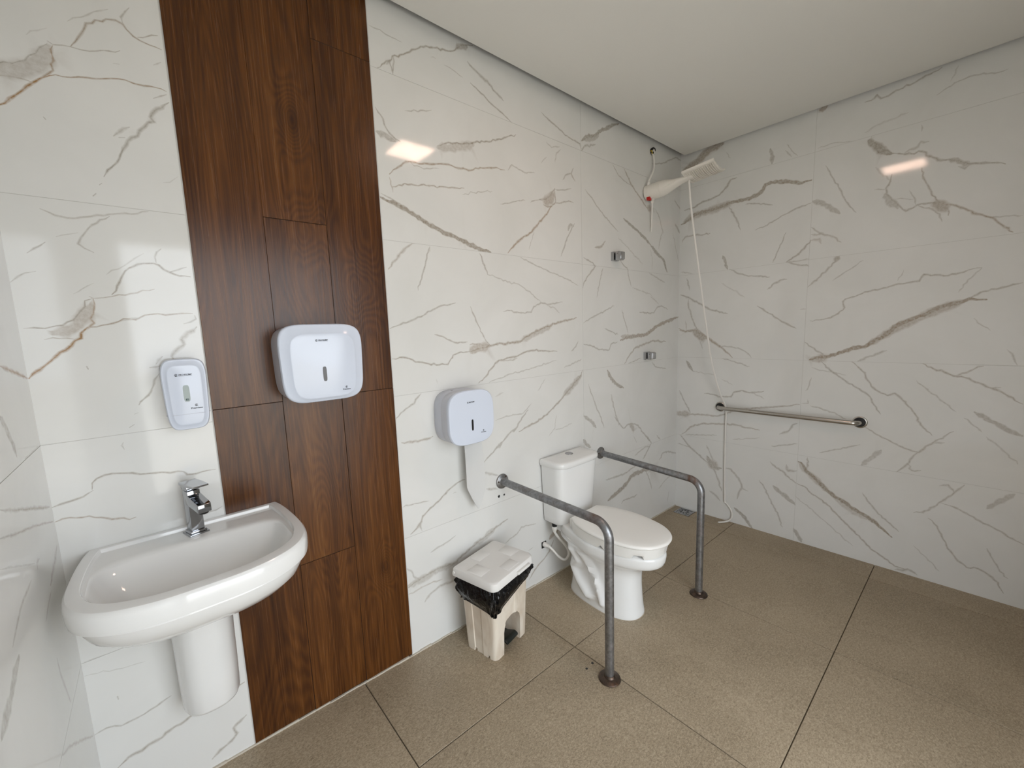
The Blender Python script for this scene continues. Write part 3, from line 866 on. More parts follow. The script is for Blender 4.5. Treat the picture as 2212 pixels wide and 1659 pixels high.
def roughen(pts, w, jag=1.0):
    """a traced vein made as ragged as the stone's: fine steps with a little sideways wander"""
    out, ws = [], []
    seglen = np.hypot(*(np.diff(pts, axis=0).T))
    tot = seglen.sum()
    run = 0.0
    for i in range(len(pts) - 1):
        n = max(1, int(round(seglen[i] / .014)))
        d = (pts[i + 1] - pts[i]) / max(seglen[i], 1e-6)
        nr = np.array([-d[1], d[0]])
        for k in range(n):
            t = k / n
            p = pts[i] * (1 - t) + pts[i + 1] * t
            s = run + seglen[i] * t
            if k:
                p = p + nr * jag * RNG.normal() * min(.0022, seglen[i] / n * .2)
            end = min(s, tot - s) / max(tot, 1e-6)
            out.append(p)
            ws.append(w * min(1.0, .35 + end * 5) * (.72 + .56 * RNG.random()))
        run += seglen[i]
    out.append(pts[-1])
    ws.append(w * .35)
    return np.array(out), np.array(ws)


def clip(a, b, r):
    x0, x1, y0, y1 = r
    t0, t1 = 0.0, 1.0
    d = b - a
    for p, q in ((-d[0], a[0] - x0), (d[0], x1 - a[0]), (-d[1], a[1] - y0), (d[1], y1 - a[1])):
        if abs(p) < 1e-12:
            if q < 0:
                return None
        else:
            t = q / p
            if p < 0:
                t0 = max(t0, t)
            else:
                t1 = min(t1, t)
    if t0 >= t1:
        return None
    return a + d * t0, a + d * t1


def seg_dist(P, A, B):
    d = B - A
    L = max(float(d @ d), 1e-12)
    t = np.clip(((P - A) @ d) / L, 0, 1)
    return np.hypot(*((P - (A + t[:, None] * d)).T)), t


def vein_tile(rect, veins, to3, thick, parent):
    """one polished tile: a slab whose face is cut along the print's veins, so that the vein strength sits on its vertices"""
    x0, x1, y0, y1 = rect
    V = [Vector((x0, y0)), Vector((x1, y0)), Vector((x1, y1)), Vector((x0, y1))]
    E = [(0, 1), (1, 2), (2, 3), (3, 0)]
    nx, ny = int((x1 - x0) / .02), int((y1 - y0) / .02)
    for k in range(1, nx):
        V += [Vector((x0 + (x1 - x0) * k / nx, y0)), Vector((x0 + (x1 - x0) * k / nx, y1))]
    for k in range(1, ny):
        V += [Vector((x0, y0 + (y1 - y0) * k / ny)), Vector((x1, y0 + (y1 - y0) * k / ny))]
    segs = []
    for w, st, wm, P, W in veins:
        if P[:, 0].max() < x0 - .02 or P[:, 0].min() > x1 + .02 or P[:, 1].max() < y0 - .02 or P[:, 1].min() > y1 + .02:
            continue
        T = np.gradient(P, axis=0)
        T /= np.maximum(np.hypot(*T.T), 1e-9)[:, None]
        Nn = np.stack([-T[:, 1], T[:, 0]], 1)
        offs = (-1.0, 0.0, 1.0) if w < .0075 else (-1.0, -.55, 0.0, .55, 1.0)
        hit = False
        for tip in (P[0] - T[0] * W[0] * 1.6, P[-1] + T[-1] * W[-1] * 1.6):
            if x0 < tip[0] < x1 and y0 < tip[1] < y1:
                V.append(Vector(tip))
        for o in offs:
            Q = P + Nn * (W * 1.5 * o)[:, None]
            for a, b in zip(Q[:-1], Q[1:]):
                c = clip(a, b, rect)
                if c is not None and np.hypot(*(c[1] - c[0])) > 3e-4:
                    V += [Vector(c[0]), Vector(c[1])]
                    E.append((len(V) - 2, len(V) - 1))
                    hit = True
        if hit:
            flat = .55 if w >= .0075 else 0.0
            for i in range(len(P) - 1):
                segs.append((P[i], P[i + 1], W[i] * 1.5, W[i + 1] * 1.5, st, wm, flat))
    if len(V) > 4:
        vo, _, fo, _, _, _ = delaunay_2d_cdt(V, E, [], 0, 1e-5)
    else:
        vo, fo = V, [(0, 1, 2, 3)]
    P = np.array([[v[0], v[1]] for v in vo])
    val = np.zeros(len(P))
    warm = np.zeros(len(P))
    for A, B, wa, wb, st, wm, flat in segs:
        d, t = seg_dist(P, A, B)
        w = wa * (1 - t) + wb * t
        v = st * np.clip((1 - d / w) / (1 - flat), 0, 1)
        near = (d < w * 1.25) & (val < 1e-6)
        warm[near] = wm
        k = v > val
        val[k] = v[k]
        warm[k] = wm
    n = len(P)
    base = [(x0, y0), (x1, y0), (x1, y1), (x0, y1)]
    verts = [to3(p[0], p[1], 0.0) for p in P] + [to3(a, b, 0.0) for a, b in base] + [to3(a, b, thick) for a, b in base]
    faces = [tuple(f) for f in fo]
    for i in range(4):
        j = (i + 1) % 4
        faces.append((n + i, n + j, n + 4 + j, n + 4 + i))
    me = bpy.data.meshes.new('marble_tile')
    me.from_pydata(verts, [], faces)
    ca = me.color_attributes.new('vein', 'FLOAT_COLOR', 'POINT')
    arr = np.zeros((len(verts), 4), np.float32)
    arr[:n, 0] = val
    arr[:n, 1] = warm
    arr[:, 3] = 1
    ca.data.foreach_set('color', arr.ravel())
    me.materials.append(M['marble'])
    bm = bmesh.new()
    bm.from_mesh(me)
    want = Vector(to3(0, 0, 0)) - Vector(to3(0, 0, thick))
    for f in bm.faces:
        if abs(f.normal.dot(want.normalized())) > .5 and f.normal.dot(want) < 0:
            f.normal_flip()
    bm.to_mesh(me)
    bm.free()
    o = bpy.data.objects.new('marble_tile', me)
    COL.objects.link(o)
    o.parent = parent
    return o


VV = parse_veins()
for key in VV:
    VV[key] = [(w, st, wm, *roughen(p, w, .3 if key == 'l' else 1.0)) for w, st, wm, p in VV[key]]


def random_veins(x0, x1, n):
    out = []
    for _ in range(n):
        x, z = random.uniform(x0, x1), random.uniform(0, TOP)
        ang = random.uniform(-.9, .9)
        pts = [(x, z)]
        for k in range(random.randint(4, 9)):
            ang += random.uniform(-.35, .35)
            L = random.uniform(.03, .09)
            x += L * math.cos(ang)
            z += L * math.sin(ang)
            pts.append((x, z))
        w = random.choice((.0018, .0022, .003, .0045))
        P = np.array(pts)
        out.append((w, random.uniform(.35, .65), random.choice((0, .1, .4)), *roughen(P, w)))
    return out


# ------------------------------------------------------------------ walls
ROWS = [-.06, .5834, 1.1834, 1.7841, 2.3869, TOP]
G = .0008


def solid(name, boxes, m, label, cat, kind='structure'):
    bm = bmesh.new()
    for b in boxes:
        box(bm, *b)
    return tag(link(name, bm, m), label, cat, kind=kind)


wall_back = solid('wall_back', [(XL - .15, .15, .0012, .15, -.1, TOP)], M['grout'], 'white marble tiled wall with a brown wood strip behind washbasin and toilet', 'wall')
wall_right = solid('wall_right', [(.0012, .15, YR - .15, .0012, -.1, TOP)], M['grout'], 'white marble tiled shower wall carrying the straight grab bar', 'wall')
wall_left = solid('wall_left', [(XL - .15, XL - .0012, YR - .15, .0012, -.1, TOP)], M['grout'], 'white marble tiled wall left of the washbasin', 'wall')
DX0, DX1, DZ = -3.14, -1.60, 2.13
wall_rear = solid('wall_rear', [(XL - .15, DX0, YR - .12, YR, -.1, TOP), (DX1, .15, YR - .12, YR, -.1, TOP), (DX0, DX1, YR - .12, YR, DZ, TOP)],
                  M['wall_paint'], 'white painted wall with the wide open doorway facing the washbasin', 'wall')

back3 = lambda a, b, t: (a, t, b)
right3 = lambda a, b, t: (t, -a, b)
left3 = lambda a, b, t: (XL - t, -a, b)
WL, WR = -2.8905, -2.3030
for c0, c1 in ((XL, WL), (WR, -1.1258), (-1.1258, 0.0)):
    for z0, z1 in zip(ROWS[:-1], ROWS[1:]):
        vein_tile((c0 + (G if c0 > XL else -.01), c1 - (G if c1 < 0 else -.01), z0 + G, z1 - G), VV['b'], back3, .012, wall_back)
for c0, c1 in ((0.0, .8042), (.8042, 1.984), (1.984, -YR)):
    vs = VV['r'] + (random_veins(1.75, 2.16, 12) if c1 > 1.5 else [])
    for z0, z1 in zip(ROWS[:-1], ROWS[1:]):
        vein_tile((c0 + (G if c0 else 0), c1 - G, z0 + G, z1 - G), vs, right3, .012, wall_right)
for c0, c1 in ((0.0, 1.0), (1.0, -YR)):
    vs = VV['l'] + random_veins(.75, 2.16, 26)
    for z0, z1 in zip(ROWS[:-1], ROWS[1:]):
        vein_tile((c0 + (G if c0 else 0), c1 - G, z0 + G, z1 - G), vs, left3, .012, wall_left)

# wood-look planks of the strip, laid in three staggered columns
bm = bmesh.new()
box(bm, WL + .0036, WR - .002, .0005, .0025, -.05, TOP)
link('joint_backing', bm, M['dark_joint'], wall_back)
PX = [WL + .0024, -2.6965, -2.5045, WR - .0012]
for i, cuts in enumerate(([1.2185, 2.47], [.6330, 1.8080], [1.2180, 2.3965])):
    zs = [-.05] + cuts + [TOP]
    for z0, z1 in zip(zs[:-1], zs[1:]):
        bm = bmesh.new()
        d = RNG.uniform(-.0006, .0006)
        lo = .058 + .0 if z0 < 0 else z0
        ga = .00015 if i == 1 and z0 > 1.5 else .0007
        gb_ = .00015 if i == 0 and z0 > 1.0 and z1 > 2 else .0007
        box(bm, PX[i] + ga, PX[i + 1] - gb_, d - .001, .010, (fz(PX[i], 0) + .004 if z0 < 0 else z0) + .0008, z1 - .0008, .0005, 1)
        link('wood_plank', bm, M['wood'], wall_back)

# pale skirting joint of mortar where the tiled wall meets the floor
bm = bmesh.new()
for k in range(60):
    a, b = XL + k * (-XL) / 60, XL + (k + 1) * (-XL) / 60
    h = .003 + .004 * random.random()
    box(bm, a, b, -.004 - .004 * random.random(), .002, fz(a, 0) - .01, fz(a, 0) + h)
tag(link('mortar_line', bm, mat('pale_mortar', (.55, .50, .42), .95), wall_back), 'thin pale mortar line along the foot of the wall', kind='stuff')

# ------------------------------------------------------------------ floor
bm = bmesh.new()
lo = [(XL - .1, YR - .1), (.1, YR - .1), (.1, .1), (XL - .1, .1)]
loft(bm, [[(x, y, fz(x, y) - .12) for x, y in lo], [(x, y, fz(x, y) - .0035) for x, y in lo]])
floor = tag(link('floor', bm, M['floor_grout']), 'large beige stone-look floor tiles sloping to the corner drain', 'floor', kind='structure')
FX = [XL - .02, -2.5142, -1.7551, -.9753, -.1905, .01]
FY = [YR - .05, -1.9718, -1.2071, -.4427, .01]
g = .0017
DRX0, DRX1, DRY0, DRY1 = -.128, -.008, -.168, -.050


def floor_piece(x0, x1, y0, y1, name='floor_tile'):
    bm = bmesh.new()
    c = [(x0 + g, y0 + g), (x1 - g, y0 + g), (x1 - g, y1 - g), (x0 + g, y1 - g)]
    e = .0012
    c2 = [(x0 + g + e, y0 + g + e), (x1 - g - e, y0 + g + e), (x1 - g - e, y1 - g - e), (x0 + g + e, y1 - g - e)]
    loft(bm, [[(x, y, fz(x, y) - .011) for x, y in c], [(x, y, fz(x, y) - .0012) for x, y in c], [(x, y, fz(x, y)) for x, y in c2]])
    return link(name, bm, M['floor'], floor, 30)


for x0, x1 in zip(FX[:-1], FX[1:]):
    for y0, y1 in zip(FY[:-1], FY[1:]):
        if x0 > -.3 and y1 > 0:                       # the corner tile is cut round the drain
            floor_piece(x0, DRX0, y0, y1)
            floor_piece(DRX0, x1, y0, DRY0)
            floor_piece(DRX0, x1, DRY1, y1)
        else:
            floor_piece(x0, x1, y0, y1)

# ------------------------------------------------------------------ ceiling with a shadow gap, roof above it, doorway and pavement outside
bm = bmesh.new()
box(bm, XL + .035, -.030, YR, -.0393, HC, HC + .018, .0015, 1)
ceiling = tag(link('ceiling', bm, M['ceiling']), 'plain matt white plaster ceiling with a shadow gap at the walls', 'ceiling', kind='structure')
solid('roof', [(XL - .15, .15, YR - .15, .15, TOP, TOP + .1)], M['ceiling'], 'concrete slab above the hung ceiling', 'roof')
solid('trim_1', [(DX0, DX0 + .05, YR - .13, YR + .012, .05, DZ), (DX1 - .05, DX1, YR - .13, YR + .012, .03, DZ), (DX0, DX1, YR - .13, YR + .012, DZ - .05, DZ)],
      M['frame'], 'white frame of the open doorway in the rear wall', 'doorframe')
solid('ground', [(-14, 10, -24, YR - .12, -.1, .02)], M['pavement'], 'grey pavement outside the open doorway', 'ground')


# ------------------------------------------------------------------ washbasin
HALF = [(0, 1.0), (.07, .995), (.13, .962), (.18, .902), (.214, .818), (.234, .71), (.2425, .59), (.2425, .43), (.238, .24), (.230, .08), (.222, 0)]


def half_outline(pts, hw0, n):
    sp = smooth_path([(x / hw0, y, 0) for x, y in pts], 10)
    d = [0]
    for a, b in zip(sp[:-1], sp[1:]):
        d.append(d[-1] + (b - a).length)
    out = []
    for k in range(n):
        t = d[-1] * k / (n - 1)
        i = max(j for j in range(len(d)) if d[j] <= t + 1e-9)
        i = min(i, len(sp) - 2)
        f = (t - d[i]) / max(d[i + 1] - d[i], 1e-9)
        p = sp[i].lerp(sp[i + 1], f)
        out.append((p.x, p.y))
    return out


def d_ring(H, nb, cx, hw, yb, yf, z):
    """closed ring: right half front->wall, straight back edge, left half wall->front"""
    r = [(cx + u * hw, yb + (yf - yb) * v, z) for u, v in H]
    bx = H[-1][0] * hw
    r += [(cx + bx * (1 - 2 * k / (nb + 1)), yb, z) for k in range(1, nb + 1)]
    r += [(cx - u * hw, yb + (yf - yb) * v, z) for u, v in H[::-1][:-1]]
    return r


H1 = half_outline(HALF, .2425, 34)
basin_t = thing('washbasin', 'white porcelain wall-hung washbasin with a half column below it', 'washbasin', (-2.969, 0, .885))
CX = -2.970
def soft_ring(ref, cx, hw, yb, yf, z):
    """rounded bowl outline whose points lie in the directions of a D-shaped ring's points"""
    yc, hy = (yb + yf) / 2, (yb - yf) / 2
    rx = [p[0] for p in ref]
    ry = [p[1] for p in ref]
    mx, my = (max(rx) - min(rx)) / 2, (max(ry) + min(ry)) / 2
    sy = (max(ry) - min(ry)) / 2
    out = []
    for x, y, _ in ref:
        a, b = (x - cx) / mx, (y - my) / sy
        p = 5.0 if b > 0 else 2.7
        k = (abs(a) ** p + abs(b) ** p) ** (-1 / p)
        out.append((cx + a * k * hw, yc + b * k * hy, z))
    return out


WB = [(.075, 0, -.185, .716), (.12, 0, -.25, .722), (.165, 0, -.318, .738), (.200, 0, -.368, .763), (.2215, 0, -.397, .790), (.2310, 0, -.4095, .815), (.2345, 0, -.4140, .828), (.2338, 0, -.4130, .8335),
      (.2410, 0, -.4220, .8360), (.2440, 0, -.4262, .838), (.2455, 0, -.4280, .848), (.2455, 0, -.4280, .866), (.2447, 0, -.4270, .8745), (.2425, -.0005, -.4243, .8815), (.2390, -.001, -.4200, .8855), (.2345, -.003, -.414, .8868),
      (.2175, -.015, -.3915, .8866), (.2160, -.0175, -.3895, .8852), (.2148, -.0190, -.3878, .8800), (.2135, -.0205, -.3865, .8770), (.2105, -.030, -.3830, .8762)]
REF = d_ring(H1, 22, CX, .2105, -.030, -.3830, 0)
WS = [(.2090, -.088, -.3815, .8760), (.2078, -.100, -.380, .8752), (.2060, -.108, -.378, .8728), (.2035, -.114, -.375, .868), (.196, -.126, -.367, .848), (.183, -.141, -.353, .822), (.162, -.158, -.331, .797), (.132, -.178, -.304, .776), (.092, -.200, -.272, .762), (.045, -.22, -.248, .756), (.01, -.232, -.24, .755)]
bm = bmesh.new()
loft(bm, [d_ring(H1, 22, CX, *w) for w in WB] + [soft_ring(REF, CX, *w) for w in WS])
basin = link('basin', bm, M['porcelain'], basin_t, 27)
HC2 = half_outline([(0, 1), (.4, .97), (.75, .82), (.95, .55), (1.0, .3), (1.0, 0)], 1.0, 22)
bm = bmesh.new()
loft(bm, [d_ring(HC2, 8, -2.981, *w) for w in ((.066, 0, -.112, .350), (.0705, 0, -.120, .3535), (.0725, 0, -.123, .362), (.0735, 0, -.130, .45), (.0745, 0, -.140, .56), (.077, 0, -.152, .65), (.084, 0, -.170, .728), (.09, 0, -.18, .74))])
link('half_column', bm, M['porcelain'], basin_t, 50)
bm = bmesh.new()
lathe(bm, [(.0, 0), (.021, 0), (.022, .002), (.017, .004), (.0, .005)], (CX, -.232, .7525), (0, 0, 1), 24)
link('drain_plug', bm, M['chrome'], basin_t)

# ------------------------------------------------------------------ faucet
fau = thing('faucet', 'square chrome mixer tap standing on the back of the washbasin', 'faucet', (-2.966, -.055, .8755))
fx, fy = -2.966, -.055
bm = bmesh.new()
box(bm, fx - .024, fx + .024, fy - .026, fy + .026, .8750, .8808, .0012)
box(bm, fx - .0205, fx + .0205, fy - .0225, fy + .0225, .8805, .888, .003)
link('base_plate', bm, M['chrome'], fau)
bm = bmesh.new()
loft(bm, [[(fx + a * w, fy + b * d + o, z) for a, b in ((-1, -1), (1, -1), (1, 1), (-1, 1))] for w, d, z, o in ((.0155, .018, .886, 0), (.0155, .018, .985, 0), (.0155, .018, 1.006, 0))])
bmesh.ops.bevel(bm, geom=bm.edges[:], offset=.0016, segments=2, affect='EDGES', profile=.5)
link('column', bm, M['chrome'], fau)
bm = bmesh.new()
loft(bm, [[(fx + s * w, y, z) for s, z in ((-1, z0), (1, z0), (1, z1), (-1, z1))] for w, y, z0, z1 in ((.0165, fy + .0, .966, 1.000), (.0165, fy - .025, .963, .993), (.0165, fy - .068, .957, .982), (.0160, fy - .082, .954, .978))])
bmesh.ops.bevel(bm, geom=bm.edges[:], offset=.0022, segments=2, affect='EDGES', profile=.5)
link('spout', bm, M['chrome'], fau)
bm = bmesh.new()
lathe(bm, [(0, 0), (.0125, 0), (.013, .006), (.0, .0065)], (fx, fy - .068, .9515), (0, -.15, 1), 20)
link('aerator', bm, M['black'], fau)
bm = bmesh.new()
box(bm, fx - .017, fx + .017, fy - .019, fy + .018, 1.008, 1.024, .002)
loft(bm, [[(fx + s * w, y, z) for s, z in ((-1, z0), (1, z0), (1, z1), (-1, z1))] for w, y, z0, z1 in ((.020, fy + .020, 1.022, 1.0290), (.020, fy - .030, 1.0225, 1.0305), (.018, fy - .075, 1.0265, 1.0310))])
link('lever', bm, M['chrome'], fau)
fau.rotation_euler.z = math.radians(16)


# ------------------------------------------------------------------ dispensers
def face_rings(bm, cx, cz, spec, n=72, taper=0.0):
    """rings of a rounded plate growing out of the wall: (half width, half height, roundness, y)"""
    rings = []
    for hw, hh, p, y, dz in spec:
        rings.append([(cx + a * (1 + taper * b / hh), y, cz + dz + b) for a, b in superell(n, hw, hh, p)])
    loft(bm, rings)


def emblem(parent, x, z, y, r, m=None):
    """printed round mark: an open ring with a P-like loop inside"""
    bm = bmesh.new()
    n = 28
    for ra, rb, a0, a1 in ((r, r * .72, .5, 5.9), (r * .5, r * .26, -2.2, 2.6)):
        pr = []
        for k in range(n + 1):
            t = a0 + (a1 - a0) * k / n
            pr.append(((x + ra * math.cos(t), y, z + ra * math.sin(t)), (x + rb * math.cos(t), y, z + rb * math.sin(t))))
        vs = [(bm.verts.new(p), bm.verts.new(q)) for p, q in pr]
        for (a, b), (c, d) in zip(vs[:-1], vs[1:]):
            bm.faces.new((a, b, d, c))
    box(bm, x - r * .42, x - r * .18, y - .00005, y + .00005, z - r * .95, z + r * .3)
    return link('round_mark', bm, M['print'], parent)


def brand_print(parent, x, z, y, w, lx, lz, lw):
    k = w / .038
    emblem(parent, x - w / 2 + .0035 * k, z, y, .0036 * k)
    lettering('brand_lettering', 'PROTELÎMP', .0052 * k, (x + .0045 * k, y, z - .0014 * k), parent, M['print'], width=w * .76, bold=.00012)
    bm = bmesh.new()
    box(bm, x - w * .28, x + w * .5, y - .0001, y + .0001, z - .0029 * k, z - .0024 * k)
    link('underline', bm, M['print'], parent)
    emblem(parent, lx, lz + .0065 * lw / .026, y, .0036 * lw / .026)
    lettering('range_lettering', 'Premisse', .006 * lw / .026, (lx, y, lz - .0035 * lw / .026), parent, M['print'], width=lw, bold=.00012)


def level_window(parent, x, z, y, h, w, m):
    bm = bmesh.new()
    face = [(x + a, z + b) for a, b in superell(28, w / 2, h / 2, 4.5)]
    loft(bm, [[(a, y + .003, b) for a, b in face], [(a, y - .0006, b) for a, b in face]])
    o = link('level_window', bm, m, parent)
    return o


# soap
soap = thing('soap_dispenser', 'narrow lilac-white soap dispenser on the marble left of the wood strip', 'soap dispenser', (-2.947, 0, 1.27))
sx, sz = -2.9465, 1.281
bm = bmesh.new()
face_rings(bm, sx, sz, [(.044, .094, 5, .0, 0), (.045, .095, 5, -.02, 0), (.0455, .0955, 5, -.060, 0)], taper=.05)
link('case', bm, M['plastic_side'], soap)
bm = bmesh.new()
face_rings(bm, sx, sz, [(.0465, .0965, 5, -.056, 0), (.049, .099, 5, -.060, 0), (.0495, .0995, 5, -.066, 0), (.0485, .0985, 5, -.071, 0), (.0465, .0965, 5, -.0735, 0), (.0440, .094, 5, -.0735, 0), (.0375, .0845, 5, -.0785, -.001), (.0365, .0832, 5, -.0795, -.001), (.0345, .081, 5, -.0800, -.001)], taper=.06)
link('cover', bm, M['plastic'], soap)
bm = bmesh.new()
box(bm, sx - .0490, sx + .0490, -.0716, -.060, sz - .0545, sz - .0540)
box(bm, sx - .036, sx + .036, -.0802, -.0795, sz - .0545, sz - .0540)
link('push_seam', bm, mat('grey_seam', (.33, .33, .38), .6), soap)
level_window(soap, -2.9465, 1.2845, -.0795, .046, .0145, M['greenglass'])
bm = bmesh.new()
box(bm, -2.9500, -2.9425, -.0806, -.079, 1.2645, 1.2705, .0012)
link('soap_level', bm, mat('dark_green_soap', (.09, .13, .13), .12), soap)
brand_print(soap, -2.9485, 1.3365, -.0805, .038, -2.928, 1.2435, .026)

# paper towels
ptd = thing('paper_towel_dispenser', 'wide lilac-white paper towel dispenser on the wood strip', 'towel dispenser', (-2.588, 0, 1.34))
tx, tz = -2.5895, 1.3435
bm = bmesh.new()
face_rings(bm, tx, tz, [(.1225, .120, 5, .0, 0), (.1235, .121, 5, -.01, 0), (.1245, .122, 5, -.098, 0)], taper=.025)
link('case', bm, M['plastic_side'], ptd)
bm = bmesh.new()
face_rings(bm, tx, tz, [(.1245, .122, 5, -.094, 0), (.1265, .1245, 5, -.098, 0), (.1275, .1255, 5, -.108, 0), (.1268, .1248, 5, -.116, 0), (.1245, .1225, 5, -.1195, 0), (.1215, .1195, 5, -.1205, 0), (.101, .106, 5, -.1255, -.0085), (.099, .104, 5, -.1275, -.0085), (.096, .101, 5, -.1285, -.0085)], taper=.03)
link('cover', bm, M['plastic'], ptd)
level_window(ptd, -2.5925, 1.3085, -.1285, .047, .0118, M['smoke'])
brand_print(ptd, -2.594, 1.4165, -.1295, .038, -2.528, 1.253, .025)

# toilet paper
tpd = thing('toilet_paper_dispenser', 'squarish lilac-white toilet paper dispenser on the marble beside the toilet', 'paper dispenser', (-2.014, 0, 1.07))
qx, qz = -2.0145, 1.0675
bm = bmesh.new()
face_rings(bm, qx, qz, [(.1135, .1125, 3.6, .0, 0), (.1150, .114, 3.6, -.004, 0), (.1155, .1145, 3.6, -.055, 0), (.1150, .114, 3.6, -.0565, 0), (.1150, .114, 3.6, -.058, 0), (.1158, .1148, 3.6, -.0595, 0), (.1160, .115, 3.6, -.100, 0)])
link('case', bm, M['plastic_side'], tpd)
bm = bmesh.new()
face_rings(bm, qx, qz, [(.1155, .1145, 3.6, -.098, 0), (.1170, .116, 3.6, -.102, 0), (.1178, .1168, 3.6, -.112, 0), (.1170, .116, 3.6, -.1175, 0), (.1145, .1135, 3.6, -.1205, 0), (.108, .107, 3.6, -.1215, 0), (.095, .094, 3.6, -.1215, 0), (.075, .074, 3.6, -.1212, 0)])
link('cover', bm, M['plastic'], tpd)
level_window(tpd, -2.0155, 1.0345, -.1212, .048, .0098, M['black'])
brand_print(tpd, -2.0205, 1.1335, -.1222, .038, -1.9595, .9965, .0255)
bm = bmesh.new()
lathe(bm, [(.0, 0), (.006, 0), (.006, .0025), (0, .003)], (-2.055, -.036, 1.1785), (0, 0, 1), 14)
link('lock', bm, M['black'], tpd)

bm = bmesh.new()
nx, nz = 9, 30
top_z, end_z = .972, .622
grid = []
for j in range(nz + 1):
    v = j / nz
    z = top_z + (end_z - top_z) * v
    a, b = -2.0175, -1.9210 + .006 * math.sin(v * 3.1)
    if v > .66:
        q = (v - .66) / .34
        a, b = a + (.058 * q ** 1.15), b - .034 * q ** 2.0
    row = []
    for i in range(nx + 1):
        u = i / nx
        row.append((a + (b - a) * u, -.052 - .010 * math.sin(v * 2.6) * 1.0 + .009 * math.sin(u * 2.9 + v * 1.1) * (1 - .4 * v) + .006 * u, z))
    grid.append(row)
fr = [[bm.verts.new(p) for p in r] for r in grid]
bk = [[bm.verts.new((p[0], p[1] + .0012, p[2])) for p in r] for r in grid]
for j in range(nz):
    for i in range(nx):
        bm.faces.new((fr[j][i], fr[j][i + 1], fr[j + 1][i + 1], fr[j + 1][i]))
        bm.faces.new((bk[j][i + 1], bk[j][i], bk[j + 1][i], bk[j + 1][i + 1]))
for j in range(nz):
    for i in (0, nx):
        bm.faces.new((fr[j][i], fr[j + 1][i], bk[j + 1][i], bk[j][i]))
tag(link('toilet_paper', bm, M['paper'], None, 80), 'torn strip of thin white toilet paper hanging from its dispenser', 'toilet paper')


# ------------------------------------------------------------------ toilet
TX = -1.372
FL = fz(TX, -.35)
toilet = thing('toilet', 'white close-coupled toilet with a raised seat between the two grey rails', 'toilet', (TX, -.35, FL))


def egg(n, hw, yb, yf, z, pf=2.1, pb=3.2, mid=.45, cx=TX, back=1.0):
    """bowl outline: round towards the room, squarer and narrower towards the wall"""
    yc = yb + (yf - yb) * mid
    out = []
    for k in range(n):
        t = 2 * math.pi * k / n
        c, s = math.cos(t), math.sin(t)
        p = pf if s >= 0 else pb
        x = hw * math.copysign(abs(c) ** (2 / p), c)
        y = abs(s) ** (2 / p)
        if s >= 0:
            out.append((cx + x, yc + (yf - yc) * y, z))
        else:
            out.append((cx + x * (1 - (1 - back) * y), yc + (yb - yc) * y, z))
    return out


def bow(keys, n):
    """smoothly interpolate ring parameters given at some heights"""
    sp = smooth_path([(k[0], k[1], k[2]) for k in keys], n)
    sp2 = smooth_path([(k[3], k[4], k[5]) for k in keys], n)
    return [(a.x, a.y, a.z, b.x, b.y, b.z) for a, b in zip(sp, sp2)]


#        z     hw    yb    yf     mid  back
keys = [(.000, .108, -.135, -.534, .55, .90), (.012, .110, -.133, -.534, .55, .90), (.045, .106, -.140, -.529, .55, .9), (.10, .103, -.145, -.524, .55, .9), (.16, .102, -.145, -.521, .55, .9),
        (.215, .104, -.135, -.524, .54, .9), (.252, .113, -.115, -.541, .50, .88), (.278, .126, -.09, -.572, .48, .82), (.292, .137, -.07, -.600, .46, .78)]
rings = []
for z, hw, yb, yf, md, bk in bow(keys, 9):
    ring = egg(140, hw, yb, yf, FL + z, 2.4, 3.4, md, TX, bk)
    out = []
    for x, y, zz in ring:
        sd = (x - TX) / hw
        if abs(sd) > .35 and y > -.47:               # the trap's coils stand out on either flank
            path = (((-.20, .275), (-.235, .215), (-.185, .165), (-.24, .105), (-.30, .06)), ((-.255, .285), (-.32, .20), (-.36, .13), (-.39, .05)))
            add = 0.0
            for pl, amp, wd in zip(path, (.030, .022), (.030, .022)):
                dm = 9
                for (a0, b0), (a1, b1) in zip(pl[:-1], pl[1:]):
                    A, B = Vector((a0, b0)), Vector((a1, b1))
                    P = Vector((y, z))
                    t = max(0, min(1, (P - A).dot(B - A) / (B - A).length_squared))
                    dm = min(dm, (P - (A + (B - A) * t)).length)
                add += (1 - add / .034) * amp * math.exp(-(dm / wd) ** 2 * 1.2)
            f_ = max(0.0, min(1.0, (y + .47) / .09))
            g_ = max(0.0, min(1.0, (abs(sd) - .35) / .35))
            h_ = max(0.0, min(1.0, z / .05)) * max(0.0, min(1.0, (.300 - z) / .03))
            x += math.copysign(add * f_ * f_ * (3 - 2 * f_) * g_ * g_ * (3 - 2 * g_) * h_, sd)
        out.append((x, y, zz))
    rings.append(out)
for z, hw, yb, yf, md, bk in ((.299, .1480, -.05, -.632, .46, .50), (.307, .1525, -.045, -.640, .46, .50), (.322, .1545, -.04, -.645, .46, .50), (.345, .155, -.04, -.648, .46, .50), (.355, .1535, -.04, -.646, .46, .50), (.3585, .149, -.045, -.640, .46, .50),
                              (.3585, .10, -.20, -.595, .46, .9), (.33, .09, -.21, -.58, .46, .9), (.22, .05, -.26, -.47, .46, .9)):
    rings.append(egg(140, hw, yb, yf, FL + z, 2.15, 3.4, md, TX, bk))
bm = bmesh.new()
loft(bm, rings)
bowl = link('bowl', bm, M['porcelain'], toilet, 50)
bm = bmesh.new()
loft(bm, [egg(72, .111, -.132, -.536, FL - .004, 2.4, 3.4, .55, TX, .9), egg(72, .1112, -.132, -.5363, FL + .003, 2.4, 3.4, .55, TX, .9)])
tag(link('sealant_bead', bm, mat('beige_sealant', (.55, .47, .38), .8), toilet), 'beige sealant bead')
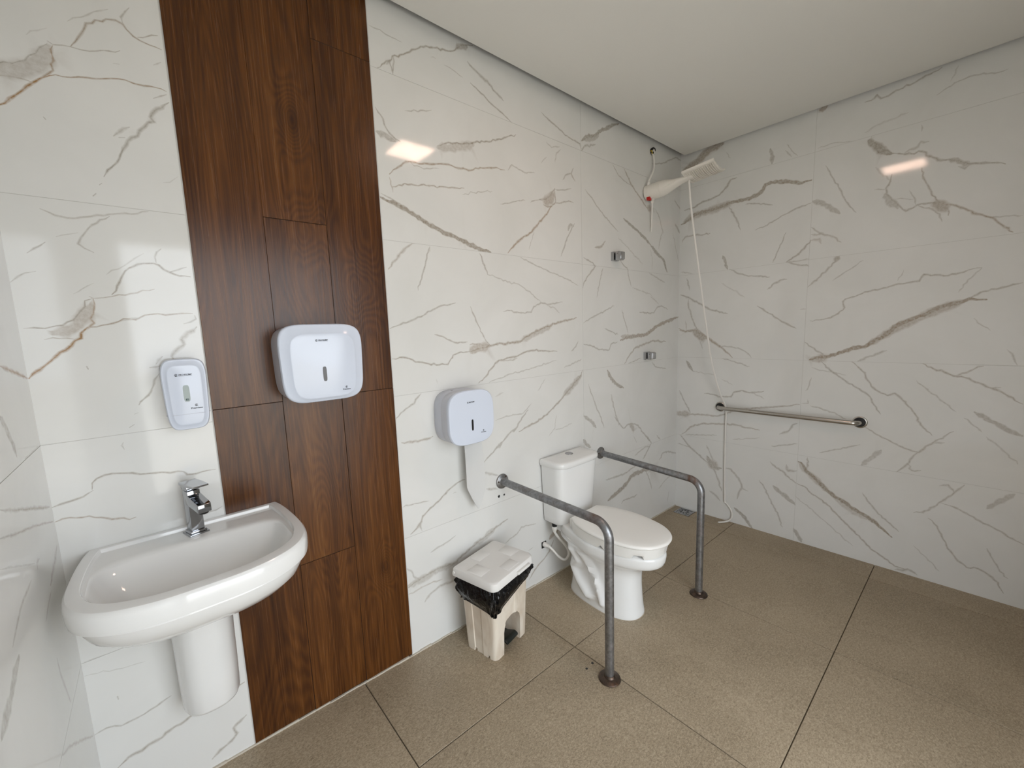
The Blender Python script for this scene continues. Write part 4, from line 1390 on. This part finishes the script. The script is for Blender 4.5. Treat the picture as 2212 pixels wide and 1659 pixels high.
for sgn in (-1, 1):
    bm = bmesh.new()
    lathe(bm, [(0, 0), (.0085, 0), (.0085, .006), (.006, .012), (0, .0135)], (TX + sgn * .104, -.300, FL + .052), (sgn, -.25, .35), 14)
    link('floor_bolt', bm, M['black'], toilet)

LID = [(0, 1.0), (.05, .978), (.10, .914), (.14, .786), (.162, .605), (.168, .435), (.160, .265), (.141, .126), (.118, .04), (.104, 0)]
HL = half_outline(LID, .168, 40)
HRI = half_outline([(0, 1.0), (.05, .98), (.10, .90), (.135, .75), (.15, .58), (.152, .40), (.146, .24), (.131, .11), (.116, .04), (.104, 0)], .152, 40)
SX = TX + .004
bm = bmesh.new()
N = 2 * 40 - 1 + 12


def notch(rg):
    out = []
    for i, (x, y, z) in enumerate(rg):
        hit = abs(y + .415) < .012 and abs(x - SX) > .08 or abs(y + .582) < .017 and abs(x - SX) > .05
        out.append((x, y, z + (.017 if hit else 0)))
    return out


SB = FL + .3595
loft(bm, [notch(d_ring(HRI, 12, SX, .130, -.21, -.60, SB)), notch(d_ring(HRI, 12, SX, .1525, -.196, -.640, SB)), d_ring(HRI, 12, SX, .1550, -.195, -.645, SB + .022), d_ring(HRI, 12, SX, .1575, -.195, -.650, SB + .040), d_ring(HL, 12, SX, .1610, -.195, -.655, SB + .0505), d_ring(HL, 12, SX, .157, -.198, -.648, SB + .0525)], cap0=False)
riser = link('raised_seat', bm, M['seat'], toilet, 40)
bm = bmesh.new()
loft(bm, [d_ring(HL, 12, SX, .159, -.196, -.653, SB + .0535), d_ring(HL, 12, SX, .1665, -.193, -.663, SB + .0555), d_ring(HL, 12, SX, .1690, -.191, -.666, SB + .061), d_ring(HL, 12, SX, .1670, -.192, -.663, SB + .0675), d_ring(HL, 12, SX, .160, -.198, -.655, SB + .0710), d_ring(HL, 12, SX, .13, -.225, -.612, SB + .0725), d_ring(HL, 12, SX, .07, -.30, -.52, SB + .0732)])
lid_o = link('seat_lid', bm, M['seat'], toilet, 50)
for sgn in (-1, 1):
    bm = bmesh.new()
    box(bm, SX + sgn * .075 - .016, SX + sgn * .075 + .016, -.196, -.165, SB, SB + .05, .006)
    link('hinge', bm, M['seat'], toilet)
bm = bmesh.new()
box(bm, SX + .060, SX + .088, -.638, -.622, SB + .042, SB + .051, .002)
link('seat_buffer', bm, M['smoke'], riser)

KX = -1.341
HT = half_outline([(0, 1), (.06, .995), (.11, .965), (.143, .88), (.157, .72), (.16, .5), (.16, 0)], .16, 26)
bm = bmesh.new()
loft(bm, [d_ring(HT, 10, KX, *w) for w in ((.126, -.012, -.118, .383), (.140, -.011, -.128, .386), (.146, -.010, -.133, .394), (.1475, -.010, -.135, .42), (.154, -.010, -.146, .56), (.1605, -.010, -.156, .698), (.1595, -.010, -.155, .704), (.12, -.02, -.12, .704))])
cist = link('cistern', bm, M['porcelain'], toilet, 50)
bm = bmesh.new()
loft(bm, [d_ring(HT, 10, KX, *w) for w in ((.156, -.010, -.152, .7065), (.1660, -.008, -.163, .707), (.1685, -.007, -.166, .711), (.1695, -.006, -.167, .722), (.1680, -.006, -.1655, .7325), (.1625, -.008, -.159, .738), (.152, -.015, -.148, .7405), (.09, -.03, -.10, .7425))])
clid = link('cistern_lid', bm, M['porcelain'], toilet, 50)
bm = bmesh.new()
lathe(bm, [(0, 0), (.0225, 0), (.0225, .0035), (.020, .0055), (.0185, .0042), (0, .0042)], (KX + .006, -.062, .7412), (0, 0, 1), 32)
link('flush_button', bm, M['satin'], clid)
bm = bmesh.new()
loft(bm, [egg(40, .070, -.03, -.20, FL + .30, 3, 4, .5, TX, .95), egg(40, .078, -.022, -.20, .370, 3, 4, .5, TX, .95), egg(40, .076, -.024, -.195, .3835, 3, 4, .5, TX, .95)])
link('tank_shelf', bm, M['porcelain'], toilet, 50)
bm = bmesh.new()
lathe(bm, [(0, 0), (.007, 0), (.007, .012), (0, .0125)], (KX - .055, -.10, .366), (0, 0, 1), 12)
link('tank_bolt', bm, M['satin'], toilet)

# ------------------------------------------------------------------ water hose of the cistern
hose = thing('supply_hose', 'white flexible water hose looping from the wall to the cistern', 'hose', (-1.488, 0, .24))
hp = smooth_path([(-1.472, -.070, .352), (-1.471, -.071, .335), (-1.455, -.082, .302), (-1.418, -.09, .255), (-1.392, -.095, .208), (-1.394, -.095, .176), (-1.420, -.09, .164), (-1.449, -.075, .188), (-1.468, -.052, .222), (-1.480, -.030, .243), (-1.488, -.012, .2475)], 8)
bm = bmesh.new()
tube(bm, hp, .0068, 12)
link('hose', bm, M['white_pvc'], hose)
bm = bmesh.new()
lathe(bm, [(0, 0), (.013, 0), (.0145, .004), (.0145, .018), (.011, .024), (.008, .036), (0, .036)], (-1.472, -.070, .372), (0, 0, -1), 14)
link('top_nut', bm, M['white_pvc'], hose)
bm = bmesh.new()
lathe(bm, [(0, 0), (.014, 0), (.014, .012), (0, .012)], (-1.472, -.070, .3825), (0, 0, -1), 14)
link('inlet_collar', bm, M['black'], hose)
bm = bmesh.new()
lathe(bm, [(0, 0), (.013, 0), (.013, .012), (.010, .016), (.0085, .034), (0, .034)], (-1.489, -.002, .2475), (.15, -1, -.05), 14)
link('wall_nut', bm, M['white_pvc'], hose)
bm = bmesh.new()
box(bm, -1.5055, -1.4715, -.0035, .001, .2265, .2615, .001)
link('wall_plate', bm, M['black'], hose)

# ------------------------------------------------------------------ rails beside the toilet
RAIL_G = 'grey rails either side of the toilet'


def toilet_rail(label, wall_pt, foot, zt0, zt1):
    t = thing('grab_rail', label, 'grab rail', (foot[0], foot[1], fz(*foot)), 0, RAIL_G)
    r, R = .0178, .062
    a = Vector((wall_pt[0], .0, zt0))
    c = Vector((foot[0], foot[1], zt1))
    e = Vector((foot[0], foot[1], fz(*foot) + .001))
    d1 = (c - a).normalized()
    d2 = (e - c).normalized()
    pts = [a, a.lerp(c, .25), a.lerp(c, .5), a.lerp(c, .75)]
    p0, p2 = c - d1 * R, c + d2 * R
    for k in range(11):
        th = k / 10 * math.pi / 2
        ctr = c - d1 * R + d2 * R
        pts.append(ctr - d2 * R * math.cos(th) + d1 * R * math.sin(th))
    pts += [c.lerp(e, .35), c.lerp(e, .6), c.lerp(e, .85), e]
    bm = bmesh.new()
    tube(bm, pts, r, 24)
    link('rail', bm, M['steel'], t)
    bm = bmesh.new()
    lathe(bm, [(.0, 0), (.036, 0), (.0375, .003), (.0365, .007), (.028, .011), (.021, .013), (.0195, .019), (.0175, .021), (0, .021)], a, (0, -1, 0), 32)
    wf = link('wall_flange', bm, M['flange'], t)
    for k in range(3):
        th = .9 + k * 2.094
        bm = bmesh.new()
        lathe(bm, [(0, 0), (.0042, 0), (.004, .0022), (0, .0028)], a + Vector((.0285 * math.cos(th), -.0105, .0285 * math.sin(th))), (0, -1, 0), 10)
        link('screw', bm, M['rust'], wf)
    n = Vector((-FB, -FC, 1)).normalized()
    bm = bmesh.new()
    lathe(bm, [(.0, 0), (.0415, 0), (.0435, .003), (.042, .007), (.033, .011), (.023, .013), (.0205, .020), (.0175, .022), (0, .022)], e - n * .001, n, 32)
    link('floor_flange', bm, M['rust'], t)
    return t


toilet_rail('worn grey metal rail with rusty bend between the bin and the toilet', (-1.770, 0), (-1.786, -.648), .688, .690)
toilet_rail('worn grey metal rail on the shower side of the toilet', (-.971, 0), (-1.000, -.643), .652, .640)

# straight bar of the shower wall
gb = thing('grab_bar', 'straight stainless grab bar fixed across the shower wall', 'grab bar', (0, -.71, .838))
bm = bmesh.new()
pts = [(0, -.323, .838), (-.012, -.323, .838)]
for k in range(7):
    th = k / 6 * math.pi / 2
    pts.append((-.022 - .034 * math.sin(th), -.323 - .034 * (1 - math.cos(th)), .838))
for k in range(7):
    th = k / 6 * math.pi / 2
    pts.append((-.022 - .034 * math.cos(th), -1.094 + .034 * (1 - math.sin(th)), .838))
pts += [(-.012, -1.094, .838), (0, -1.094, .838)]
tube(bm, pts, .0135, 20)
link('bar', bm, M['inox'], gb)
for y in (-.323, -1.094):
    bm = bmesh.new()
    lathe(bm, [(0, 0), (.033, 0), (.034, .003), (.031, .006), (.028, .0065), (0, .0065)], (0, y, .838), (-1, 0, 0), 32)
    fl = link('flange', bm, M['inox'], gb)
    bm = bmesh.new()
    lathe(bm, [(0, 0), (.0275, 0), (.0275, .003), (.022, .0036), (0, .0036)], (-.006, y, .838), (-1, 0, 0), 28)
    link('gasket', bm, M['black'], fl)


# ------------------------------------------------------------------ pedal bin
BX, BY, BA = -1.972, -.172, math.radians(12.0)
BZ = fz(BX, BY)
pbin = thing('pedal_bin', 'cream plastic pedal bin with a pale lid standing beside the toilet', 'bin', (BX, BY, BZ), BA)
BM = Matrix.Translation((BX, BY, BZ)) @ Matrix.Rotation(BA, 4, 'Z')


def loc(x, y, z):
    return BM @ Vector((x, y, z))


def bin_ring(hw, hd, z, r=.022, rec=.004):
    """rounded rectangle with a shallow vertical recess in each side"""
    pts = []
    def edge(x0, y0, x1, y1, nx, ny):
        for t, d in ((0, 0), (.24, 0), (.26, 1), (.60, 1), (.62, 0), (1, 0)):
            pts.append((x0 + (x1 - x0) * t - nx * rec * d, y0 + (y1 - y0) * t - ny * rec * d))
    def corner(cx, cy, a0):
        for k in range(1, 5):
            a = a0 + k * math.pi / 10
            pts.append((cx + r * math.cos(a), cy + r * math.sin(a)))
    edge(-hw + r, -hd, hw - r, -hd, 0, -1)
    corner(hw - r, -hd + r, -math.pi / 2)
    edge(hw, -hd + r, hw, hd - r, 1, 0)
    corner(hw - r, hd - r, 0)
    edge(hw - r, hd, -hw + r, hd, 0, 1)
    corner(-hw + r, hd - r, math.pi / 2)
    edge(-hw, hd - r, -hw, -hd + r, -1, 0)
    corner(-hw + r, -hd + r, math.pi)
    return [loc(x, y, z) for x, y in pts]


bm = bmesh.new()
loft(bm, [bin_ring(.1115, .085, .001), bin_ring(.1135, .0875, .05), bin_ring(.1165, .091, .15), bin_ring(.121, .096, .28), bin_ring(.1225, .098, .335), bin_ring(.118, .093, .3375)])
body = link('body', bm, M['bin'], pbin, 30)
cut = bmesh.new()
prof = [(-.058, -.01)] + [(.058, -.01)] + [(.058, .105), (.052, .132), (.036, .15), (.0, .156), (-.036, .15), (-.052, .132), (-.058, .105)]
loft(cut, [[loc(x, -.13, z) for x, z in prof], [loc(x, .055, z) for x, z in prof]])
carve(body, cut)
for cx, cy in ((-.118, .03), (-.118, -.045)):
    cut = bmesh.new()
    box(cut, cx - .02, cx + .02, cy - .006, cy + .006, -.01, .016, mtx=BM)
    carve(body, cut)
bm = bmesh.new()
loft(bm, [[loc(x, y, z) for x, z in ((-.04, .018 + dz), (.04, .018 + dz), (.04, .030 + dz), (-.04, .030 + dz))] for y, dz in ((.045, .012), (-.03, .006), (-.072, .022), (-.09, .014))])
bmesh.ops.bevel(bm, geom=bm.edges[:], offset=.004, segments=2, affect='EDGES', profile=.5)
link('pedal', bm, M['pedal'], pbin)

LW, LD = .1455, .121
LZ = .348
bm = bmesh.new()


def lid_ring(hw, hd, z, r=.03, rb=.012):
    pts = []
    for cx, cy, a0, rr in ((hw, -hd, -90, r), (hw, hd, 0, rb), (-hw, hd, 90, rb), (-hw, -hd, 180, r)):
        for k in range(7):
            a = math.radians(a0 + 90 * k / 6)
            pts.append((cx - math.copysign(rr, cx) + rr * math.cos(a), cy - math.copysign(rr, cy) + rr * math.sin(a)))
    return [loc(x, y, z) for x, y in pts]


loft(bm, [lid_ring(LW - .004, LD - .004, LZ - .004), lid_ring(LW - .001, LD - .001, LZ - .005), lid_ring(LW, LD, LZ), lid_ring(LW - .003, LD - .003, LZ + .024), lid_ring(LW - .006, LD - .006, LZ + .028), lid_ring(LW - .013, LD - .013, LZ + .030), lid_ring(.06, .05, LZ + .031)])
lid = link('lid', bm, M['binlid'], pbin, 34)
t0 = LZ + .0295
for x0, x1, y0, y1 in ((-.045, .035, .045, .104), (-.030, .050, -.104, -.050), (-.128, -.062, -.035, .045), (.064, .128, -.045, .035)):
    bm = bmesh.new()
    lo_, hi_ = [(x0, y0), (x1, y0), (x1, y1), (x0, y1)], [(x0 + .004, y0 + .004), (x1 - .004, y0 + .004), (x1 - .004, y1 - .004), (x0 + .004, y1 - .004)]
    loft(bm, [[loc(a, b, t0 - .003) for a, b in lo_], [loc(a, b, t0 + .0004) for a, b in lo_], [loc(a, b, t0 + .0035) for a, b in hi_]])
    link('raised_pad', bm, M['binlid'], lid)
bm = bmesh.new()
box(bm, .004, .094, -LD - .010, -LD + .004, LZ + .001, LZ + .014, .003, mtx=BM)
link('lift_tab', bm, M['binlid'], lid)
for sgn in (-1, 1):
    bm = bmesh.new()
    lathe(bm, [(0, 0), (.006, 0), (.0055, .003), (0, .0035)], loc(sgn * (LW - .0015), LD - .014, LZ + .011), BM.to_3x3() @ Vector((sgn, 0, 0)), 12)
    link('hinge_pin', bm, M['white_pvc'], lid)

# liner folded over the rim
bm = bmesh.new()
n = 120
rows = 12
rings = []
for j in range(rows + 1):
    v = j / rows
    ring = []
    for k in range(n):
        a = 2 * math.pi * k / n
        c, s = math.cos(a), math.sin(a)
        x = math.copysign(abs(c) ** .2, c)
        y = math.copysign(abs(s) ** .2, s)
        if y < -.9 or (x > 0 and y < 0):
            q = (x + 1) / 2
            drop = .126 * (1 - q) ** .8 + .040 * q
        elif x < 0 and y < .9:
            drop = .126 - .034 * max(0.0, (y + 1) / 2) ** 1.6
        else:
            drop = .07
        drop += .006 * math.sin(5 * a + 1) + .003 * math.sin(13 * a)
        z = .3395 - drop * v
        bulge = .0068 + .020 * math.sin(min(1, v * 1.12) * math.pi) * (.7 + .3 * math.sin(7 * a)) + .0022 * math.sin(17 * a + 7 * v) + .0015 * math.sin(29 * a - 11 * v)
        tap = (z - .2) / .16
        hx, hy = .119 + .004 * tap + bulge, .094 + .004 * tap + bulge
        if j == 0:
            hx, hy, z = .112, .087, .3400
        if j == 1:
            hx, hy, z = .1275, .103, .3402
        ring.append(loc(x * hx, y * hy, z))
    rings.append(ring)
tag(link('bin_liner', bm if False else (loft(bm, rings, False, False) and bm), M['bag'], None, 25), 'shiny black plastic bag folded over the rim of the pedal bin', 'bin bag')

# ------------------------------------------------------------------ shower
sh = thing('electric_shower', 'cream white electric shower heater with a square head high on the wall', 'shower', (-.46, 0, 2.285))
ax0, ax1 = Vector((-.462, 0, 2.283)), Vector((-.418, -.30, 2.303))
dirv = (ax1 - ax0).normalized()
bm = bmesh.new()
lathe(bm, [(0, 0), (.044, 0), (.0475, .003), (.049, .02), (.0495, .098), (.0490, .1), (.048, .1012)], ax0, dirv, 36)
link('barrel', bm, M['shower'], sh, 40)
bm = bmesh.new()
rings = []
side = dirv.cross(Vector((0, 0, 1))).normalized()
upv = side.cross(dirv)
for s, w, h, dz in ((.1015, .0485, .0485, 0), (.112, .0485, .048, 0), (.135, .046, .044, .001), (.165, .041, .034, .004), (.195, .037, .025, .007), (.225, .036, .018, .010), (.262, .036, .014, .012), (.30, .034, .012, .013)):
    c = ax0 + dirv * s + Vector((0, 0, dz))
    rings.append([c + side * (w * math.cos(t)) + upv * (h * math.sin(t)) for t in [2 * math.pi * k / 32 for k in range(32)]])
loft(bm, rings)
neck = link('neck', bm, M['shower'], sh, 50)
for sgn in (-1, 1):
    bm = bmesh.new()
    pth = [ax0 + dirv * s + side * (sgn * w) + upv * (h) for s, w, h in ((.135, .0435, -.012), (.155, .0425, -.004), (.18, .038, .004), (.21, .036, .010))]
    tube(bm, smooth_path(pth, 5), [.0015] * 5 + [.0035] * 8 + [.0015] * 3, 8)
    link('groove_rib', bm, M['shower'], neck)
# head: a square dish, slightly bowed, its underside ribbed with rows of nozzles
hc = Vector((-.398, -.345, 2.313))
hx_, hy_, hz_ = Vector((1, .06, -.05)).normalized(), None, None
hy_ = Vector((.06, -1, .12)).normalized()
hz_ = hx_.cross(-hy_).normalized()
hy_ = -(hz_.cross(hx_)).normalized()
hw_, hl_ = .097, .092


def head_pt(u, v, dz):
    b = .022 * u * u
    return hc + hx_ * (u * hw_) + hy_ * (v * hl_) + hz_ * (b + dz)


bm = bmesh.new()
nu = 20
ringT = []
sq = []
for k in range(nu):
    sq.append((-1 + 2 * k / nu, -1))
for k in range(nu):
    sq.append((1, -1 + 2 * k / nu))
for k in range(nu):
    sq.append((1 - 2 * k / nu, 1))
for k in range(nu):
    sq.append((-1, 1 - 2 * k / nu))
loft(bm, [[head_pt(u * .9, v * .9, -.002) for u, v in sq], [head_pt(u * .96, v * .96, -.0045) for u, v in sq], [head_pt(u, v, -.003) for u, v in sq], [head_pt(u, v, .008) for u, v in sq], [head_pt(u * .97, v * .97, .0105) for u, v in sq], [head_pt(u * .4, v * .4, .012) for u, v in sq]])
head = link('head', bm, M['shower'], sh, 30)
for r_ in range(15):
    v = -.84 + 1.68 * r_ / 14
    bm = bmesh.new()
    tube(bm, [head_pt(-.84 + 1.68 * k / 12, v, -.0035) for k in range(13)], .0024, 6)
    link('nozzle_rib', bm, M['shower'], head)
bm = bmesh.new()
box(bm, -.014, .014, -.011, .011, -.010, .010, .002, mtx=Matrix.Translation(ax0 + dirv * .022 + Vector((-.022, -.012, -.045))))
link('power_switch', bm, M['red'], sh)
bm = bmesh.new()
lathe(bm, [(0, 0), (.009, 0), (.009, .010), (0, .011)], ax0 + dirv * .034 + Vector((-.010, -.016, -.047)), (-.2, -.6, -.8), 14)
link('switch_cap', bm, M['white_pvc'], sh)
bm = bmesh.new()
lathe(bm, [(0, 0), (.011, 0), (.012, .006), (.009, .018), (0, .018)], ax0 + dirv * .03 + Vector((-.022, 0, .040)), (-.2, 0, 1), 14)
link('cable_gland', bm, M['white_pvc'], sh)

cab = thing('power_cable', 'short white cable from the open wall hole down to the shower heater', 'cable', (-.397, 0, 2.552))
bm = bmesh.new()
tube(bm, smooth_path([(-.4838, -.0297, 2.3445), (-.462, -.033, 2.38), (-.420, -.028, 2.435), (-.402, -.020, 2.49), (-.399, -.012, 2.53), (-.398, .004, 2.548)], 8), .0062, 12)
link('cable', bm, M['white_pvc'], cab)
bm = bmesh.new()
lathe(bm, [(0, 0), (.021, 0), (.023, .0012), (0, .0014)], (-.396, 0, 2.555), (0, -1, 0), 20)
link('wall_hole', bm, M['black'], cab)
for pth, mt in (([(-.412, 0, 2.556), (-.420, -.014, 2.552), (-.419, -.016, 2.540), (-.410, -.012, 2.538)], M['yellow']), ([(-.404, 0, 2.566), (-.398, -.018, 2.572), (-.384, -.018, 2.566), (-.378, -.010, 2.552), (-.388, -.012, 2.541)], M['black']),
                ([(-.398, 0, 2.56), (-.392, -.018, 2.556), (-.392, -.016, 2.538)], M['white_pvc']), ([(-.41, 0, 2.564), (-.418, -.016, 2.568), (-.406, -.02, 2.574)], M['black'])):
    bm = bmesh.new()
    tube(bm, smooth_path(pth, 6), .0032, 8)
    link('wire', bm, mt, cab)

wt = thing('water_tube', 'short white tube hanging below the shower heater', 'tube', (-.43, -.03, 2.23))
bm = bmesh.new()
tube(bm, smooth_path([(-.436, -.030, 2.232), (-.432, -.027, 2.19), (-.424, -.020, 2.11), (-.418, -.013, 2.045)], 6), .0052, 10)
link('tube', bm, M['white_pvc'], wt)
bm = bmesh.new()
lathe(bm, [(0, 0), (.011, 0), (.0105, .012), (.008, .022), (0, .022)], (-.436, -.030, 2.242), (.05, .05, -1), 14)
link('nut', bm, M['white_pvc'], wt)

bm = bmesh.new()
hp = smooth_path([(-.428, -.272, 2.297), (-.430, -.274, 2.26), (-.405, -.278, 2.12), (-.345, -.290, 1.86), (-.262, -.304, 1.54), (-.165, -.318, 1.20), (-.088, -.345, .97), (-.021, -.368, .838), (-.016, -.370, .70), (-.014, -.372, .42), (-.013, -.379, .17), (-.013, -.386, .145), (-.014, -.412, .118), (-.014, -.430, .085), (-.013, -.430, .045), (-.018, -.415, .018), (-.042, -.392, .0085), (-.080, -.366, .0095)], 8)
tube(bm, hp, .0058, 12)
tag(link('shower_hose', bm, M['white_pvc'], None, 60), 'long thin white hose hanging from the shower head to the floor', 'hose')


# ------------------------------------------------------------------ shower valves
def valve(label, x, z, lift):
    t = thing('shower_valve', label, 'valve', (x, 0, z), 0, 'square chrome shower valves')
    bm = bmesh.new()
    box(bm, x - .026, x + .026, -.022, .001, z - .026, z + .026, .0015)
    link('wall_plate', bm, M['satin'], t)
    bm = bmesh.new()
    lathe(bm, [(0, 0), (.013, 0), (.013, .014), (0, .014)], (x, -.021, z), (0, -1, 0), 18)
    link('stem', bm, M['black'], t)
    bm = bmesh.new()
    q = [(-1, -1), (1, -1), (1, 1), (-1, 1)]
    loft(bm, [[(x + a * w, y, z + b * w + lift) for a, b in q] for w, y in ((.0225, -.030), (.0250, -.032), (.0250, -.056), (.0200, -.068))])
    bmesh.ops.bevel(bm, geom=bm.edges[:], offset=.0015, segments=2, affect='EDGES', profile=.5)
    link('handle', bm, M['satin'], t)
    bm = bmesh.new()
    lathe(bm, [(0, 0), (.0025, 0), (0, .0006)], (x - .0251, -.044, z + .012), (-1, 0, 0), 8)
    link('grub_screw', bm, M['black'], t)
    return t


valve('upper of two square chrome shower valves, beside the tile joint', -.825, 1.850, 0)
valve('lower of two square chrome shower valves, nearer the corner', -.455, 1.224, 0)

# ------------------------------------------------------------------ corner drain
dr = thing('floor_drain', 'small square chrome floor drain in the shower corner', 'drain', (-.068, -.109, .002))
dm = lambda x, y, h: Vector((x, y, fz(x, y) + h))
bm = bmesh.new()
a, b, c, d = DRX0 + .001, DRX1 - .001, DRY0 + .001, DRY1 - .001
lo_ = [(a, c), (b, c), (b, d), (a, d)]
i_ = .012
hi_ = [(a + i_, c + i_), (b - i_, c + i_), (b - i_, d - i_), (a + i_, d - i_)]
loft(bm, [[dm(x, y, -.012) for x, y in lo_], [dm(x, y, .0005) for x, y in lo_], [dm(x, y, .0015) for x, y in [(p[0] * .97 + -.068 * .03, p[1] * .97 - .109 * .03) for p in lo_]], [dm(x, y, .0015) for x, y in hi_], [dm(x, y, -.0015) for x, y in hi_]])
link('frame', bm, M['satin'], dr)
bm = bmesh.new()
lathe(bm, [(0, 0), (.044, 0), (.045, .0015), (.043, .0025), (0, .003)], dm(-.068, -.109, -.0015), (-FB, -FC, 1), 32)
grate = link('grate', bm, M['satin'], dr)
for k in range(8):
    th = k * math.pi / 4 + .2
    bm = bmesh.new()
    cx_, cy_ = -.068 + .027 * math.cos(th), -.109 + .027 * math.sin(th)
    pts = [(cx_ + r1 * math.cos(th) * math.cos(s) - r2 * math.sin(th) * math.sin(s), cy_ + r1 * math.sin(th) * math.cos(s) + r2 * math.cos(th) * math.sin(s)) for r1, r2, s in [(.011, .0055, 2 * math.pi * i / 14) for i in range(14)]]
    loft(bm, [[dm(x, y, -.001) for x, y in pts], [dm(x, y, .0018) for x, y in pts]])
    link('slot', bm, M['black'], grate)

# ------------------------------------------------------------------ old screw holes
for lab, p, ax, r in (('ragged black screw hole in the marble below the rail flange', (-1.792, 0, .615), (0, -1, 0), .0068), ('round black screw hole in the marble under the rail flange', (-1.758, 0, .613), (0, -1, 0), .0052),
                      ('black hole plug in the floor nearer the toilet foot', (-1.773, -.553, .0435), (0, 0, 1), .0068), ('black hole plug in the floor nearer the pedal bin', (-1.813, -.555, .0445), (0, 0, 1), .0062)):
    bm = bmesh.new()
    n = 14
    A = Vector(ax)
    u_ = A.orthogonal().normalized()
    v_ = A.cross(u_)
    rr = [r * random.uniform(.78, 1.15) for _ in range(n)]
    loft(bm, [[Vector(p) + A * h + (u_ * math.cos(2 * math.pi * k / n) + v_ * math.sin(2 * math.pi * k / n)) * rr[k] * s for k in range(n)] for h, s in ((-.001, 1), (.0006, 1), (.0016, .55))])
    tag(link('screw_hole', bm, M['black'], None), lab, 'hole', 'old screw holes by the near rail')

# ------------------------------------------------------------------ lamp in the ceiling (seen in the polished tiles)
lm = thing('ceiling_light', 'square warm ceiling light panel reflected in the polished tiles', 'lamp', (-1.60, -1.01, HC))
bm = bmesh.new()
x0, x1, y0, y1 = -1.735, -1.475, -1.145, -.88
o4 = [(x0, y0), (x1, y0), (x1, y1), (x0, y1)]
i4 = [(x0 + .012, y0 + .012), (x1 - .012, y0 + .012), (x1 - .012, y1 - .012), (x0 + .012, y1 - .012)]
loft(bm, [[(x, y, HC) for x, y in o4], [(x, y, HC - .012) for x, y in o4], [(x, y, HC - .012) for x, y in i4], [(x, y, HC - .004) for x, y in i4]])
link('lamp_frame', bm, M['frame'], lm)
bm = bmesh.new()
loft(bm, [[(x, y, HC - .0035) for x, y in i4], [(x, y, HC - .0095) for x, y in i4]])
link('diffuser', bm, M['lamp'], lm)
